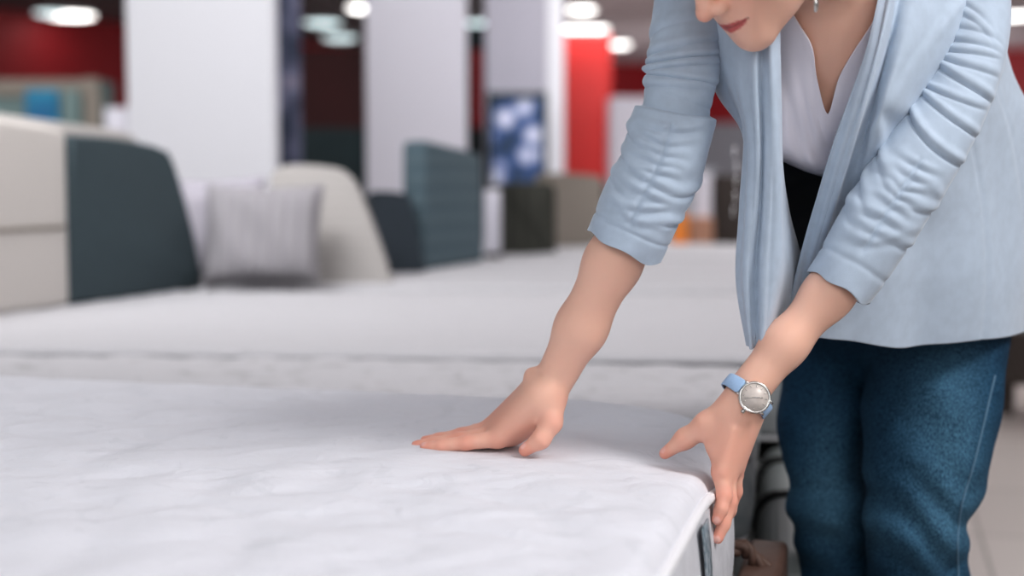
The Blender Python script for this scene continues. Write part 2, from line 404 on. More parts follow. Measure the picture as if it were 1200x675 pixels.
# ================================================================== MATTRESSES AND BEDS
AX = math.atan(.26)
def frame2(a):     # u: away along the bed's foot edge, v: towards the headboard (left)
    return np.array((math.sin(a), math.cos(a), 0)), np.array((-math.cos(a), math.sin(a), 0))
def mattress(name, corner, a, length, width, ztop, thick, Rp, re, qm, bm_, label, dent=None, fine=.012, tape=True, grp=None):
    """corner: far foot corner (unrounded) xy"""
    u, v = frame2(a); root = thing(name, label, 'mattress', (corner[0], corner[1], ztop-thick), grp)
    hx, hy = length/2, width/2
    cen = np.array((corner[0], corner[1], 0))+v*hx-u*hy
    def axis(h):
        core = np.arange(-h, h+1e-6, fine*2.5)
        e = np.array([0,.002,.005,.009,.014,.02,.027,.035,.045,.06])
        return np.unique(np.round(np.concatenate([core[(core > -h+.06) & (core < h-.06)], -h+e, h-e]), 5))
    # finer sampling near the foot end (that is what the photo shows)
    xs = axis(hx); ys = axis(hy)
    add = np.arange(-hx+.07, -hx+.9, fine); xs = np.unique(np.round(np.concatenate([xs, add]), 4))
    add = np.arange(hy-.9, hy-.07, fine); add = add[add > -hy+.07]; ys = np.unique(np.round(np.concatenate([ys, add]), 4))
    X, Y = np.meshgrid(xs, ys, indexing='ij')
    def plan(X, Y):
        qx = np.clip(X, -(hx-Rp), hx-Rp); qy = np.clip(Y, -(hy-Rp), hy-Rp)
        dx, dy = X-qx, Y-qy; l = np.hypot(dx, dy); mx = np.maximum(np.abs(dx), np.abs(dy))
        s = np.where(l > 1e-9, mx/np.maximum(l, 1e-9), 1)
        return qx+dx*s, qy+dy*s, mx
    PX, PY, mx = plan(X, Y)
    e = np.minimum(hx-np.abs(X), hy-np.abs(Y)); corner_zone = (np.abs(X) > hx-Rp) & (np.abs(Y) > hy-Rp)
    e = np.where(corner_zone, Rp-mx, e)
    drop = np.where(e < re, re-np.sqrt(np.maximum(re**2-(re-e)**2, 0)), 0)
    W = cen[None,None]+PX[...,None]*v+PY[...,None]*u*1.0
    Z = ztop-drop
    # quilting
    fade = np.clip(e/.06, 0, 1)
    qx = W[...,0]; qy = W[...,1]
    if dent is not None: fade = fade*(1-.85*np.maximum(gauss(qx, qy, P(555,522,1.70), .075), gauss(qx, qy, P(640,522,1.66), .05)))*(1-.8*gauss(qx, qy, P(800,540,1.6), .06))
    Z = Z+fade*(.0048*np.abs(np.sin(qx*22+1.2*np.sin(qy*9)))*np.abs(np.sin(qy*20+1.1*np.sin(qx*11)))+.0015*np.sin(qx*60+2*np.sin(qy*40))*np.sin(qy*55))
    if dent is not None: Z = Z+dent(W[...,0], W[...,1])
    W[...,2] = Z
    nx, ny = X.shape
    verts = W.reshape(-1, 3); faces = grid_faces(nx, ny)
    top = obj_from('quilted_top', verts, faces, qm, root)
    # border: loop down from the rim
    loop = [(i, 0) for i in range(nx)]+[(nx-1, j) for j in range(1, ny)]+[(i, ny-1) for i in range(nx-2, -1, -1)]+[(0, j) for j in range(ny-2, 0, -1)]
    rim = np.array([W[i,j] for i, j in loop]); c3 = rim.mean(0)
    outd = rim-np.roll(rim, 1, 0); outd = np.roll(rim, -1, 0)-np.roll(rim, 1, 0)
    outd = np.cross(outd, (0,0,1)); outd /= np.maximum(np.linalg.norm(outd, axis=1, keepdims=True), 1e-9)
    if ((rim-c3)*outd).sum() < 0: outd = -outd
    k = 14; rows = []
    for s in range(k+1):
        t = s/k; z = rim[:,2]*(1-t)+(ztop-thick)*t
        bul = .010*math.sin(math.pi*t)-(.012*(max(0, (t-.9))/.1)**2)
        r = rim+outd*(bul-.002*(1 if s in (0,) else 0)); r = r.copy(); r[:,2] = z; rows.append(r)
    Rw = np.array(rows); n = len(rim)
    fs = grid_faces(k+1, n, 0, wrap=True); vv = Rw.reshape(-1, 3)
    fs.append(tuple(range(k*n, k*n+n)))
    bo = obj_from('border', vv, fs, bm_, root)
    # piping
    step = max(1, n//260)
    bm = bmesh.new(); pts = (Rw[0]+outd*.003+np.array((0,0,.001)))
    bm_tube(bm, list(pts), .0065, 8, closed=True); bm_obj('piping', bm, M['piping'] if tape else M['greypipe'], root)
    bm = bmesh.new(); pts = (Rw[-1]+outd*.006+np.array((0,0,.006)))
    bm_tube(bm, list(pts), .0065, 8, closed=True); bm_obj('piping', bm, M['piping'], root)
    return root, u, v, cen

def gauss(x, y, p, s): return np.exp(-((x-p[0])**2+(y-p[1])**2)/(2*s*s))
Z1 = CZ-.33; Z2 = CZ-.405; Z3 = CZ-.387
LH = P(815, 540, 1.6); RH = P(575, 524, 1.70); TH = P(621, 531, 1.645)
def gauss(x, y, p, s): return np.exp(-((x-p[0])**2+(y-p[1])**2)/(2*s*s))
def dent1(x, y):
    c = P(848, 560, 1.66)
    return -.020*gauss(x, y, c, .085)-.003*gauss(x, y, RH, .07)-.004*gauss(x, y, TH, .03)
u1, v1 = frame2(AX)
side1 = lambda d: .2175+.26*(d-1.55)
c1 = (side1(1.99), 1.99)
m1, _, _, cen1 = mattress('mattress', c1, AX, 2.0, 1.45, Z1, .24, .27, .024, M['quilt'], M['border'],
    'white quilted mattress in the foreground, pressed by the woman\'s hands', dent=dent1, fine=.009)
# woven ribbon with lettering-like emblem on the foot side of the near mattress
def on_side(d, z, out=.012):
    nrm = -v1
    p = np.array((side1(d), d, z)); return p+nrm*out
A2 = math.radians(10.5); A3 = math.radians(5)
c2 = (.507, 2.93)
m2, *_ = mattress('mattress', c2, A2, 2.0, .87, Z2, .155, .06, .03, M['quilt2'], M['border2'],
    'grey white mattress with dark sprig print, directly behind the hands', fine=.014, tape=False)
c3 = (.80, 4.44)
m3, *_ = mattress('mattress', c3, A3, 2.30, 1.50, Z3, .18, .09, .022, M['quilt3'], M['border2'],
    'pale grey mattress in front of the slate headboard', fine=.03, tape=False)
c4 = (1.10, 6.2)
m4, *_ = mattress('mattress', c4, A3, 2.05, 1.52, Z3, .18, .09, .035, M['quilt3'], M['border2'],
    'pale mattress in front of the blue grey tufted headboard', fine=.04, tape=False)
c5 = (1.4, 7.55)
m5, *_ = mattress('mattress', c5, A3, 2.05, 1.25, Z3, .18, .09, .035, M['quilt3'], M['border2'],
    'farthest pale mattress, in front of the taupe headboard', fine=.04, tape=False)

def bed_base(name, corner, a, length, width, ztop, zbot, out, mt, label, rw=.09, rnd=.05, straps=(), feet=True):
    u, v = frame2(a); c = np.array((corner[0], corner[1], 0))
    root = thing(name, label, 'bed base', (corner[0], corner[1], 0))
    R = Matrix((( -v[0], u[0], 0), (-v[1], u[1], 0), (0,0,1)))
    cen = c+v*(length/2-out)-u*(width/2)
    # platform
    bm = bmesh.new(); bm_box(bm, cen+np.array((0,0,(zbot+ztop-.06)/2)), (length-.14, width-.04, ztop-.06-zbot), R)
    mods(bm_obj('platform', bm, mt, root, smooth=False), bevel=.015)
    # padded foot rail with rounded top
    bm = bmesh.new(); rc0 = c-v*(out-rw/2)-u*(width/2)+np.array((0,0,(zbot+ztop)/2))
    bm_box(bm, rc0, (rw, width, ztop-zbot), R)
    mods(bm_obj('foot_rail', bm, mt, root, smooth=False), bevel=rnd*.85, seg=6)
    for s in straps:
        bm = bmesh.new(); q = c-v*(out-rw/2)-u*s
        w, h = rw*.58, (ztop-zbot)/2+.004; cz = (zbot+ztop)/2
        pts = []
        for k in range(28):
            t = 2*math.pi*k/28; ex = math.copysign(abs(math.cos(t))**.45, math.cos(t)); ez = math.copysign(abs(math.sin(t))**.45, math.sin(t))
            pts.append(q+(-v)*ex*w*.92+np.array((0,0,cz+ez*h)))
        bm_tube(bm, pts, .007, 6, closed=True); bm_obj('seam_strap', bm, M['black'], root)
    if feet:
        for i, (a1, b1) in enumerate(((.08,.08),(.08,width-.08),(length-.12,.08),(length-.12,width-.08))):
            q = c+v*(a1-out)-u*b1
            bm = bmesh.new(); bm_tube(bm, [q+np.array((0,0,.0)), q+np.array((0,0,zbot+.01))], [.022,.03], 14); bm_obj('foot', bm, M['darkwood'], root)
    return root
bed_base('bed_base', (c1[0], c1[1]+.005), AX, 2.06, 1.46, CZ-.522, .12, .062, M['brown'], 'brown leather bed base with a knotted strap under the near mattress', rw=.055, rnd=.012)
bed_base('bed_base', (c2[0], c2[1]), A2, 2.06, .90, CZ-.562, .12, .135, M['charcoal2'], 'charcoal padded bed base with black straps beside the blue jeans', rw=.125, rnd=.06, straps=(.20,.50))
bed_base('bed_base', (c3[0], c3[1]), A3, 2.06, 1.5, Z3-.17, .12, .09, M['charcoal'], 'charcoal bed base under the pale mattress by the slate headboard')
bed_base('bed_base', (c4[0], c4[1]), A3, 2.06, 1.5, Z3-.17, .12, .09, M['taupe'], 'taupe bed base under the mattress by the blue grey headboard')
bed_base('bed_base', (c5[0], c5[1]), A3, 2.06, 1.22, Z3-.17, .12, .09, M['taupe'], 'taupe bed base farthest back in the row of beds')

# leather strap handle knotted on the near bed's foot rail
def strap_handle():
    root = thing('leather_strap', 'knotted brown leather strap hanging on the corner of the near bed base', 'strap', P(874, 668, 1.86))
    cz = P(874, 664, 1.86)
    bm = bmesh.new(); pts = []
    for k in range(30):
        t = 2*math.pi*k/30
        pts.append(cz+np.array((.026*math.cos(t)-.008*math.sin(t)+.003*math.sin(5*t), -.006*math.cos(t), .036*math.sin(t)+.003*math.cos(4*t)-.012)))
    for ph in (0, 2.1, 4.2):
        bm_tube(bm, [p+.0055*np.array((math.cos(ph+k*1.1), math.sin(ph+k*.9), math.sin(ph+k*1.1))) for k, p in enumerate(pts)], .0062, 8, closed=True)
    bm_obj('braided_loop', bm, M['brown'], root)
    bm = bmesh.new(); bm_tube(bm, [cz+np.array((-.02,0,-.03)), cz+np.array((.03,0.01,-.04)), cz+np.array((.045,.01,-.09))], [.012,.012,.008], 10)
    bm_obj('strap_end', bm, M['brown'], root)
strap_handle()

# ribbon on the mattress border (with pale woven emblem strokes)
def ribbon():
    zt, zb = Z1-.035, Z1-.23
    d0, d1 = 1.43, 1.475
    P4 = []
    rows = 12
    vs = []
    for i in range(rows+1):
        t = i/rows; z = zt*(1-t)+zb*t; bul = .0105*math.sin(math.pi*((Z1-z)/.24))
        for d in (d0, (d0+d1)/2, d1): vs.append(on_side(d, z, bul+.0035))
    o = obj_from('ribbon_label', vs, grid_faces(rows+1, 3), M['teal'], m1); mods(o, solid=.002)
    for k in range(5):
        z = zt-.02-k*.036; s = (-1)**k
        bm = bmesh.new(); bul = .0105*math.sin(math.pi*((Z1-z)/.24))+.006
        bm_tube(bm, [on_side(1.4525+s*.014*math.cos(t), z+.012*math.sin(t), bul) for t in np.linspace(.4, 5.2, 12)], .0016, 6)
        bm_obj('ribbon_emblem', bm, M['piping'], o).matrix_parent_inverse = Matrix.Identity(4)
        bpy.data.objects[-1] if False else None
ribbon()

# ================================================================== THE WOMAN
person = thing('person', 'woman in pale blue cardigan and blue jeans leaning over the near mattress', 'person', (P(1030,400,2.0)[0], 2.0, 0))
PO = np.array(person.location)
SR = P(812, -12, 1.665); SL = P(1140, 22, 1.70)
NB = P(978, -38, 1.645); CH = P(985, 105, 1.735); WA = P(1008, 225, 1.90); PE = P(1050, 335, 2.04)
lat = SL-SR; spine = WA-NB; spine /= np.linalg.norm(spine)
lat = lat-(lat@spine)*spine; lat /= np.linalg.norm(lat); nrm = np.cross(lat, spine)
if nrm[1] > 0: nrm = -nrm
TR = np.array([lat, nrm, spine])
sp2 = PE-WA; sp2 /= np.linalg.norm(sp2); lat2 = lat-(lat@sp2)*sp2; lat2 /= np.linalg.norm(lat2); n2 = np.cross(lat2, sp2); n2 = -n2 if n2[1] > 0 else n2
TR2 = np.array([lat2, n2, sp2])
torso = [el(CH+nrm*-.005, (.122,.085,.16), TR, .03), el(WA, (.104,.066,.11), TR, .05), el(PE, (.15,.105,.115), TR2, .06),
         rc(NB+lat*.03+spine*.035, SR+spine*.02, .036, .033, .05), rc(NB-lat*-.03+spine*.035, SL+spine*.02-lat*.012, .036, .031, .05),
         rc(NB, CH, .05, .07, .05),
         el(CH+nrm*.045-lat*.055+spine*.0, (.053,.05,.056), TR, .035), el(CH+nrm*.045+lat*.055+spine*.0, (.053,.05,.056), TR, .035)]
# clavicles
clav = [rc(NB+nrm*.045+lat*.012+spine*.012, SL+nrm*.02-lat*.05+spine*-.005, .0075, .008, .022), rc(NB+nrm*.045-lat*.012+spine*.012, SR+nrm*.02+lat*.05+spine*-.005, .0075, .008, .022)]
# head frame
hf = np.array((-.665,-.385,-.64)); hf /= np.linalg.norm(hf); hu = np.array((-.555,-.32,.767)); hu = hu-(hu@hf)*hf; hu /= np.linalg.norm(hu); hs = np.cross(hu, hf)
if hs[1] > 0: hs = -hs            # her left, towards the camera
HO = P(823, 25, 1.49)-(.118*hf-.042*hu)
def H(s, f, u): return HO+s*hs+f*hf+u*hu
HR = np.array([hs, hf, hu])
head = [el(H(0,-.012,.035), (.073,.094,.086), HR, .03), el(H(0,.028,-.03), (.054,.059,.070), HR, .03),
        rc(H(.05,-.002,-.052), H(.009,.066,-.093), .016, .012, .03), rc(H(-.05,-.002,-.052), H(-.009,.066,-.093), .016, .012, .03),
        el(H(0,.074,-.093), (.016,.0125,.013), HR, .018),
        el(H(.034,.056,-.028), (.024,.024,.026), HR, .03), el(H(-.034,.056,-.028), (.024,.024,.026), HR, .03),
        el(H(0,.074,-.062), (.028,.017,.024), HR, .02),
        rc(H(0,.084,.02), H(0,.106,-.034), .007, .0095, .012), el(H(0,.110,-.038), (.0095,.0098,.0088), HR, .006),
        el(H(.0125,.098,-.041), (.0068,.010,.0075), HR, .005), el(H(-.0125,.098,-.041), (.0068,.010,.0075), HR, .005),
        rc(H(0,.093,-.044), H(0,.090,-.056), .004, .004, .008),
        rc(H(-.025,.0770,-.0635), H(-.007,.0905,-.0625), .0022, .0042, .004), rc(H(-.007,.0905,-.0625), H(.007,.0905,-.0625), .0042, .0042, .003), rc(H(.025,.0770,-.0635), H(.007,.0905,-.0625), .0022, .0042, .004),
        rc(H(-.022,.0775,-.0665), H(0,.0895,-.0720), .0024, .0050, .004), rc(H(.022,.0775,-.0665), H(0,.0895,-.0720), .0024, .0050, .004),
        rc(H(.03,.086,.018), H(.012,.09,.022), .006, .006, .015), rc(H(-.03,.086,.018), H(-.012,.09,.022), .006, .006, .015),
        rc(H(.0715,-.008,.012), H(.070,-.002,-.028), .012, .006, .006), rc(H(-.0715,-.008,.012), H(-.070,-.002,-.028), .012, .006, .006),
        rc(H(0,-.028,-.055), NB+nrm*.0-spine*.01, .05, .052, .025),
        rc(H(.045,-.01,-.05), NB+nrm*.042+lat*.006, .010, .008, .02), rc(H(-.045,-.01,-.05), NB+nrm*.042-lat*.006, .010, .008, .02)]
# arms
EL_R = P(757, 232, 1.61); WR_R = P(646, 452, 1.668)
EL_L = P(1020, 288, 1.60); WR_L = P(875,460,1.582)
arms = chain([SR, P(797,105,1.63), P(778,185,1.61), EL_R], [.036,.030,.029,.030], .03)+chain([EL_R, P(718,308,1.622), P(681,384,1.645), WR_R], [.030,.0302,.0276,.0228], .02)
arms += chain([SL-lat*.012, P(1088,165,1.635), EL_L], [.034,.031,.029], .03)+chain([EL_L, P(970,345,1.592), P(920,403,1.586), WR_L], [.028,.0255,.0228,.0230], .02)
arms += [el(P(623,441,1.668), (.0095,.0095,.0105), None, .012)]
# right hand, flat on the quilt
def hand_fingers(fing, r0, k=.0045):
    out = []
    for pts, rs in fing: out += chain([P(*p) for p in pts], rs, k)
    return out
wr = [P(640,462,1.650), P(636,460,1.664), P(631,458,1.680), P(628,458,1.692)]
mcp = [(583,514,1.668), (577,509,1.688), (575,502,1.708), (581,498,1.724)]
hR = []
for w, m_ in zip(wr, mcp): hR.append(rc(w, P(*m_), .016, .0115, .016))
hR += [rc(P(634,470,1.655), P(598,505,1.68), .018, .013, .02), rc(P(634,478,1.67), P(600,508,1.70), .018, .014, .02)]
fR = [([mcp[0], (546,519,1.670), (517,522.5,1.673), (498,524,1.677)], [.0105,.0088,.0078,.0064]),
      ([mcp[1], (538,515,1.692), (507,520,1.694), (488,522,1.696)], [.0105,.0090,.0078,.0064]),
      ([mcp[2], (541,509.5,1.715), (515,514.5,1.717), (498,516.5,1.719)], [.0105,.0085,.0075,.0062]),
      ([mcp[3], (557,505,1.734), (543,508.5,1.737), (531,510,1.738)], [.0095,.0078,.0068,.0056])]
tR = [([(648,468,1.652), (646,495,1.640), (634,515,1.634), (615,527.5,1.636)], [.0155,.0122,.0100,.0076])]
hR += hand_fingers(tR, 0, .008)+hand_fingers(fR, 0)
# left hand gripping the corner
mcpL = [(845,553,1.562), (852.5,556,1.572), (861.5,547,1.588), (866,533,1.603)]
wl = [P(864,477,1.572), P(870,475,1.575), P(876,476,1.582), P(880,477,1.592)]
hL = [rc(w, P(*m_), .0155, .0108, .014) for w, m_ in zip(wl, mcpL)]
hL += [rc(P(868,485,1.585), P(850,535,1.585), .015, .012, .02)]
tL = [([(862,474,1.576), (829,498,1.585), (803,514,1.60), (779,531.5,1.612)], [.0165,.0140,.0105,.0068])]
hL += [rc(P(856,492,1.578), P(836,520,1.575), .012, .008, .02)]
hL += hand_fingers(tL, 0, .010)
fL = [([mcpL[0], (849,581,1.553), (845,597,1.546), (840.5,609,1.543)], [.0102,.0084,.0074,.0064]),
      ([mcpL[1], (855,588,1.565), (848,614,1.558), (841,631,1.553)], [.0102,.0084,.0074,.0064]),
      ([mcpL[2], (861,576,1.596), (855,598,1.602), (849,612,1.602)], [.0098,.0085,.0075,.0062]),
      ([mcpL[3], (863,557,1.620), (859,574,1.632), (856,585,1.635)], [.0090,.0078,.0068,.0056])]
hL += hand_fingers(fL, 0)
# tendons
for w, m_ in zip(wl, mcpL): hL.append(rc(w+(P(*m_)-w)*.35+np.array((0,-.0135,.002)), P(*m_)+np.array((0,-.0055,.003)), .0022, .0042, .008))
for w, m_ in zip(wr, mcp): hR.append(rc(w+(P(*m_)-w)*.35+np.array((0,-.006,.012)), P(*m_)+np.array((0,0,.0055)), .0022, .004, .008))
BODY = torso+clav+head+arms+hR+hL
def cpos(x, c, r): return np.exp(-((x-c)**2).sum(1)/(2*r*r))
def skin_colors(v):
    base = np.array(srgb(236,191,171)[:3]); c = np.tile(base, (len(v), 1))
    red = np.array(srgb(226,140,122)[:3]); w = np.zeros(len(v))
    for pts, rs in fR+fL+tR+tL:
        for i, p in enumerate(pts):
            w = np.maximum(w, cpos(v, P(*p), .010)*(.75 if i in (0,1,3) else .55))
    w = np.maximum(w, cpos(v, P(600,500,1.69), .035)*.45); w = np.maximum(w, cpos(v, P(855,525,1.57), .03)*.35)
    w = np.maximum(w, cpos(v, H(.03,.07,-.03), .022)*.3); w = np.maximum(w, cpos(v, H(0,.12,-.04), .012)*.35)
    c = c*(1-w[:,None])+red*w[:,None]
    # lips
    q = (v-HO)@HR.T
    xx = np.clip(np.abs(q[:,0])/.0262, 0, 1); mid = -.0675+.0028*xx**2
    upz = mid+.0055*(1-xx**2)**.8*(1-.25*np.exp(-(q[:,0]/.003)**2)); loz = mid-.0072*(1-xx**2)**.75
    lw = np.clip((upz-q[:,2])/.0010, 0, 1)*np.clip((q[:,2]-loz)/.0010, 0, 1)*(q[:,1] > .06)*(xx < 1)
    c = c*(1-lw[:,None])+np.array(srgb(196,100,98)[:3])*lw[:,None]
    gap = np.exp(-((q[:,2]-mid)/.0010)**2)*(xx < 1)*(q[:,1] > .06)
    c = c*(1-.5*gap[:,None])
    # eyes/brows for other viewpoints
    for s in (-1,1):
        e = np.exp(-(((q[:,0]-s*.031)/.012)**4+((q[:,2]-.002)/.0035)**4))*(q[:,1] > .05)
        c = c*(1-.75*e[:,None])
        b = np.exp(-(((q[:,0]-s*.031)/.018)**4+((q[:,2]-.024-.0*q[:,0])/.003)**4))*(q[:,1] > .05)
        c = c*(1-b[:,None])+np.array(srgb(80,52,40)[:3])*b[:,None]
    # nails
    for tip, off in ((fL[0], (-.002,-.0062,-.000)), (fL[1], (-.002,-.0062,.000)), (tL[0], (-.003,-.004,.006)), (tR[0], (-.002,-.003,.006)), (fR[0], (-.002,-.002,.006))):
        n = cpos(v, P(*tip[0][-1])+np.array(off), .0042); n = np.clip((n-.45)*5, 0, 1)
        c = c*(1-n[:,None])+np.array(srgb(236,186,176)[:3])*n[:,None]
    return np.concatenate([c, np.ones((len(v), 1))], 1)
allp = np.array([p[1] for p in BODY]+[p[2] for p in BODY if p[0] == 'rc'])
lo = allp.min(0)-.02; hi = np.array([p[1] for p in BODY]).max(0)+.17
lo[0] = min(lo[0], SR[0]-.1)
bv, bf = surf(BODY, lo, hi, .0022)
fast_obj('body', bv, bf, M['skin'], person, skin_colors(bv), smooth_iter=2)
print('body verts', len(bv))

# hair
hair = [el(H(0,-.03,.05), (.084,.098,.092), HR, .02), el(H(0,-.115,.02), (.035,.035,.035), HR, .02), rc(H(.06,.0,.05), H(.07,-.03,.0), .022, .02, .02), rc(H(-.06,.0,.05), H(-.07,-.03,.0), .022, .02, .02)]
hv, hfc = surf(hair, H(0,-.03,.05)-.2, H(0,-.03,.05)+.2, .004)
q = (hv-HO)@HR.T; keep = ~((q[:,1] > .055+.2*(.06-q[:,2]*0)*0) & (q[:,2] < .07)); keep &= q[:,2] > -.06
fm = keep[hfc].all(1)
fast_obj('hair', hv, hfc[fm], M['hair'], person)
# eyes
for s in (-1,1):
    bm = bmesh.new(); bmesh.ops.create_uvsphere(bm, u_segments=20, v_segments=14, radius=.012, matrix=Matrix.Translation(V(H(s*.031,.066,.002))))
    eb = bm_obj('eyeball', bm, mat('eye white', srgb(225,220,215), .2), person)
    bm = bmesh.new(); bmesh.ops.create_uvsphere(bm, u_segments=16, v_segments=10, radius=.0062, matrix=Matrix.Translation(V(H(s*.031,.0735,.000))))
    ir = bm_obj('iris', bm, M['darkwood'], person)
    for v_ in ir.data.vertices: pass
    ir.parent = eb

# ---------------------------------------------------------------- jeans
LG = [(P(978,335,2.10), .088), (P(966,500,2.06), .0605), (P(973,605,2.03), .055), (P(985,675,2.05), .056), (P(990,800,2.09), .055), (P(992,950,2.12), .056)]
LN = [(P(1100,345,2.01), .104), (P(1093,480,1.945), .088), (P(1083,545,1.92), .078), (P(1074,612,1.905), .0640), (P(1077,680,1.93), .064), (P(1085,820,1.98), .062), (P(1088,1000,2.03), .06)]
jeans = [el(WA-sp2*.055+nrm*.004, (.126,.102,.155), TR2, .06), el(PE, (.166,.118,.125), TR2, .07)]
jeans += chain([p for p, r in LG], [r for p, r in LG], .025)+chain([p for p, r in LN], [r for p, r in LN], .025)
KN = P(1074,610,1.905); KR = P(973,615,2.03)
def jdisp(X):
    z = X[:,2]; x = X[:,0]; y = X[:,1]; o = 0
    for K, s in ((KN, 1), (KR, -1)):
        w = np.exp(-((x-K[0])**2+(y-K[1])**2)/(2*.09**2))
        band = np.exp(-((z-(K[2]-.0))/.075)**2)
        ph = (z-K[2])*95+s*8*(x-K[0])*4+3*np.sin((x-K[0])*30)
        o = o+w*band*.0062*np.sin(ph)
        o = o+w*.003*np.exp(-((z-K[2]-.18)/.1)**2)*np.sin((z-K[2])*38+(x-K[0])*60)
    o = o+.0018*np.sin(z*23+x*31)+.0012*np.sin(x*55-z*31+y*20)
    return o
jv, jf = surf(jeans, (PE[0]-.34, 1.6, .06), (PE[0]+.32, 2.35, WA[2]+.16), .004, disp=jdisp)
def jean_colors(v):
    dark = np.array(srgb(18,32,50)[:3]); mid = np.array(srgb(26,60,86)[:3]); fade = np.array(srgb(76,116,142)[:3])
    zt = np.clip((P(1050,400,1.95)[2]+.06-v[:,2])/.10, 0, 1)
    c = dark+(mid-dark)*zt[:,None]  # near black towards the waist: shade under the cardigan put into the colour
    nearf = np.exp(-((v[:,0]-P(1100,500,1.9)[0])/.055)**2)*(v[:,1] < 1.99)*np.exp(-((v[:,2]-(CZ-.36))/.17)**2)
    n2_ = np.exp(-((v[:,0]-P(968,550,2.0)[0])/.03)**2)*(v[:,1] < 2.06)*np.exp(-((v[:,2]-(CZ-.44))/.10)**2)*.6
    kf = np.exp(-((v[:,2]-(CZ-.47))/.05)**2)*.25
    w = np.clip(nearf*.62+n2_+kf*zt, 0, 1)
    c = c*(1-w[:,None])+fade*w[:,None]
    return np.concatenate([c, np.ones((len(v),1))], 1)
# drop the cap above the waistband
tz = (jv-WA)@sp2; keep = tz > -.115; fm = keep[jf].all(1)
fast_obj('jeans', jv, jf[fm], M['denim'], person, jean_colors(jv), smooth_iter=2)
print('jeans verts', len(jv))
# outer leg seam, cast onto the cloth
def jcast(px, py):
    a = P(px, py, 1.6); b = P(px, py, 2.3); dr = b-a; Ln = np.linalg.norm(dr); dr /= Ln; t = 0
    for _ in range(80):
        X = (a+dr*t)[None]; q = sdf(jeans, X)[0]-jdisp(X)[0]
        if q < .0006: return a+dr*t
        t += q*.6
        if t > Ln: return None
sp = [jcast(x, y) for x, y in catmull(np.array([(1166,440),(1152,500),(1141,545),(1130,580),(1124,610),(1122,645),(1124,690)], float), np.linspace(0, 6, 60))]
bm = bmesh.new(); bm_tube(bm, [p for p in sp if p is not None], .0016, 6); bm_obj('side_seam', bm, M['seam'], person)
# shoes (below the frame)
for (ax, nm) in ((LG[-1][0], 0), (LN[-1][0], 1)):
    a = np.array((ax[0], ax[1], 0))
    pr = [rc(a+np.array((.0,.06,.038)), a+np.array((-.03,-.03,.036)), .034, .036, .02), rc(a+np.array((-.03,-.03,.034)), a+np.array((-.07,-.14,.028)), .038, .027, .02), rc(a+np.array((0,.02,.05)), a+np.array((0,.02,.10)), .04, .042, .03)]
    sv, sf = surf(pr, a-np.array((.2,.25,.02)), a+np.array((.15,.2,.16)), .006)
    sv[:,2] = np.maximum(sv[:,2], 0.002)
    fast_obj('shoe', sv, sf, M['white'], person, smooth_iter=2)

# ---------------------------------------------------------------- blouse draped over the torso
def cast(px, py, prims, off, d0=1.40, d1=2.1):
    a = P(px, py, d0); b = P(px, py, d1); dr = b-a; L_ = np.linalg.norm(dr); dr /= L_
    t = 0
    for _ in range(60):
        s = sdf(prims, (a+dr*t)[None])[0]-off
        if abs(s) < .0004: break
        t += s*.8
        if t > L_: return None
    return a+dr*t
blp = [torso[0], torso[1], torso[5], torso[6][:5][:0] or el(CH+nrm*.052-lat*.058, (.056,.052,.06), TR, .06), el(CH+nrm*.052+lat*.058, (.056,.052,.06), TR, .06), torso[2], torso[3], torso[4], jeans[0]]
topr = [(880,-20),(905,0),(924,10),(938,30),(952,55),(958,94),(970,133),(983,91),(1000,60),(1021,28),(1034,0),(1045,-14),(1055,-15)]
r1_ = [(872,40),(895,52),(915,60),(930,76),(945,100),(956,128),(970,150),(986,126),(1002,95),(1018,70),(1026,50),(1034,40),(1042,40)]
r2_ = [(870,95),(892,100),(912,108),(928,118),(943,132),(956,150),(970,166),(985,150),(1000,130),(1016,115),(1024,105),(1032,98),(1040,95)]
r3_ = [(874,150),(893,152),(912,156),(928,164),(943,172),(956,182),(970,188),(985,182),(1000,172),(1016,164),(1024,158),(1032,152),(1040,150)]
r4_ = [(880,185),(897,184),(914,186),(930,193),(944,199),(957,203),(970,206),(985,206),(1000,204),(1016,200),(1024,196),(1032,190),(1040,186)]
r5_ = [(884,200),(900,199),(916,200),(931,206),(945,212),(958,216),(970,219),(985,219),(1000,217),(1016,213),(1024,209),(1032,204),(1040,200)]
g2 = np.array([topr, r1_, r2_, r3_, r4_], float)
g2 = grid_surface(np.concatenate([g2, np.zeros(g2.shape[:2]+(1,))], 2), 44, 90)
G = np.zeros(g2.shape); last = None
for i in range(44):
    for j in range(90):
        fold = .0012*math.sin(j*.30+i*.10)*min(1, i/24)+.0006*math.sin(j*.55-i*.3)*min(1,i/24)
        puff = .010*math.exp(-((i-37)/6.0)**2)-.006*(max(0, i-40)/4)
        c_ = cast(g2[i,j,0], g2[i,j,1], blp, .006+fold+puff)
        if c_ is None: c_ = P(g2[i,j,0], g2[i,j,1], last[1] if last is not None else 1.7)
        G[i,j] = last = c_
o = obj_from('blouse', G.reshape(-1,3), grid_faces(44, 90), M['blouse'], person); mods(o, solid=.0022, soff=1)
G_BL = G
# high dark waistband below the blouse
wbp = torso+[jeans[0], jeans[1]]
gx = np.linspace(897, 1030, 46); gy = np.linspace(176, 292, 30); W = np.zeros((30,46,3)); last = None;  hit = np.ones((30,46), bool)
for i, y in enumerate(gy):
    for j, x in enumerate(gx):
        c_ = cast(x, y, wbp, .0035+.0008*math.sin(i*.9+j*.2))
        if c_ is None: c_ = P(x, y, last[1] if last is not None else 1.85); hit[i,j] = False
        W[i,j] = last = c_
o = obj_from('waistband', W.reshape(-1,3), [f for f in grid_faces(30, 46) if hit.reshape(-1)[list(f)].all()], M['waist'], person); mods(o, solid=.0015, soff=1)

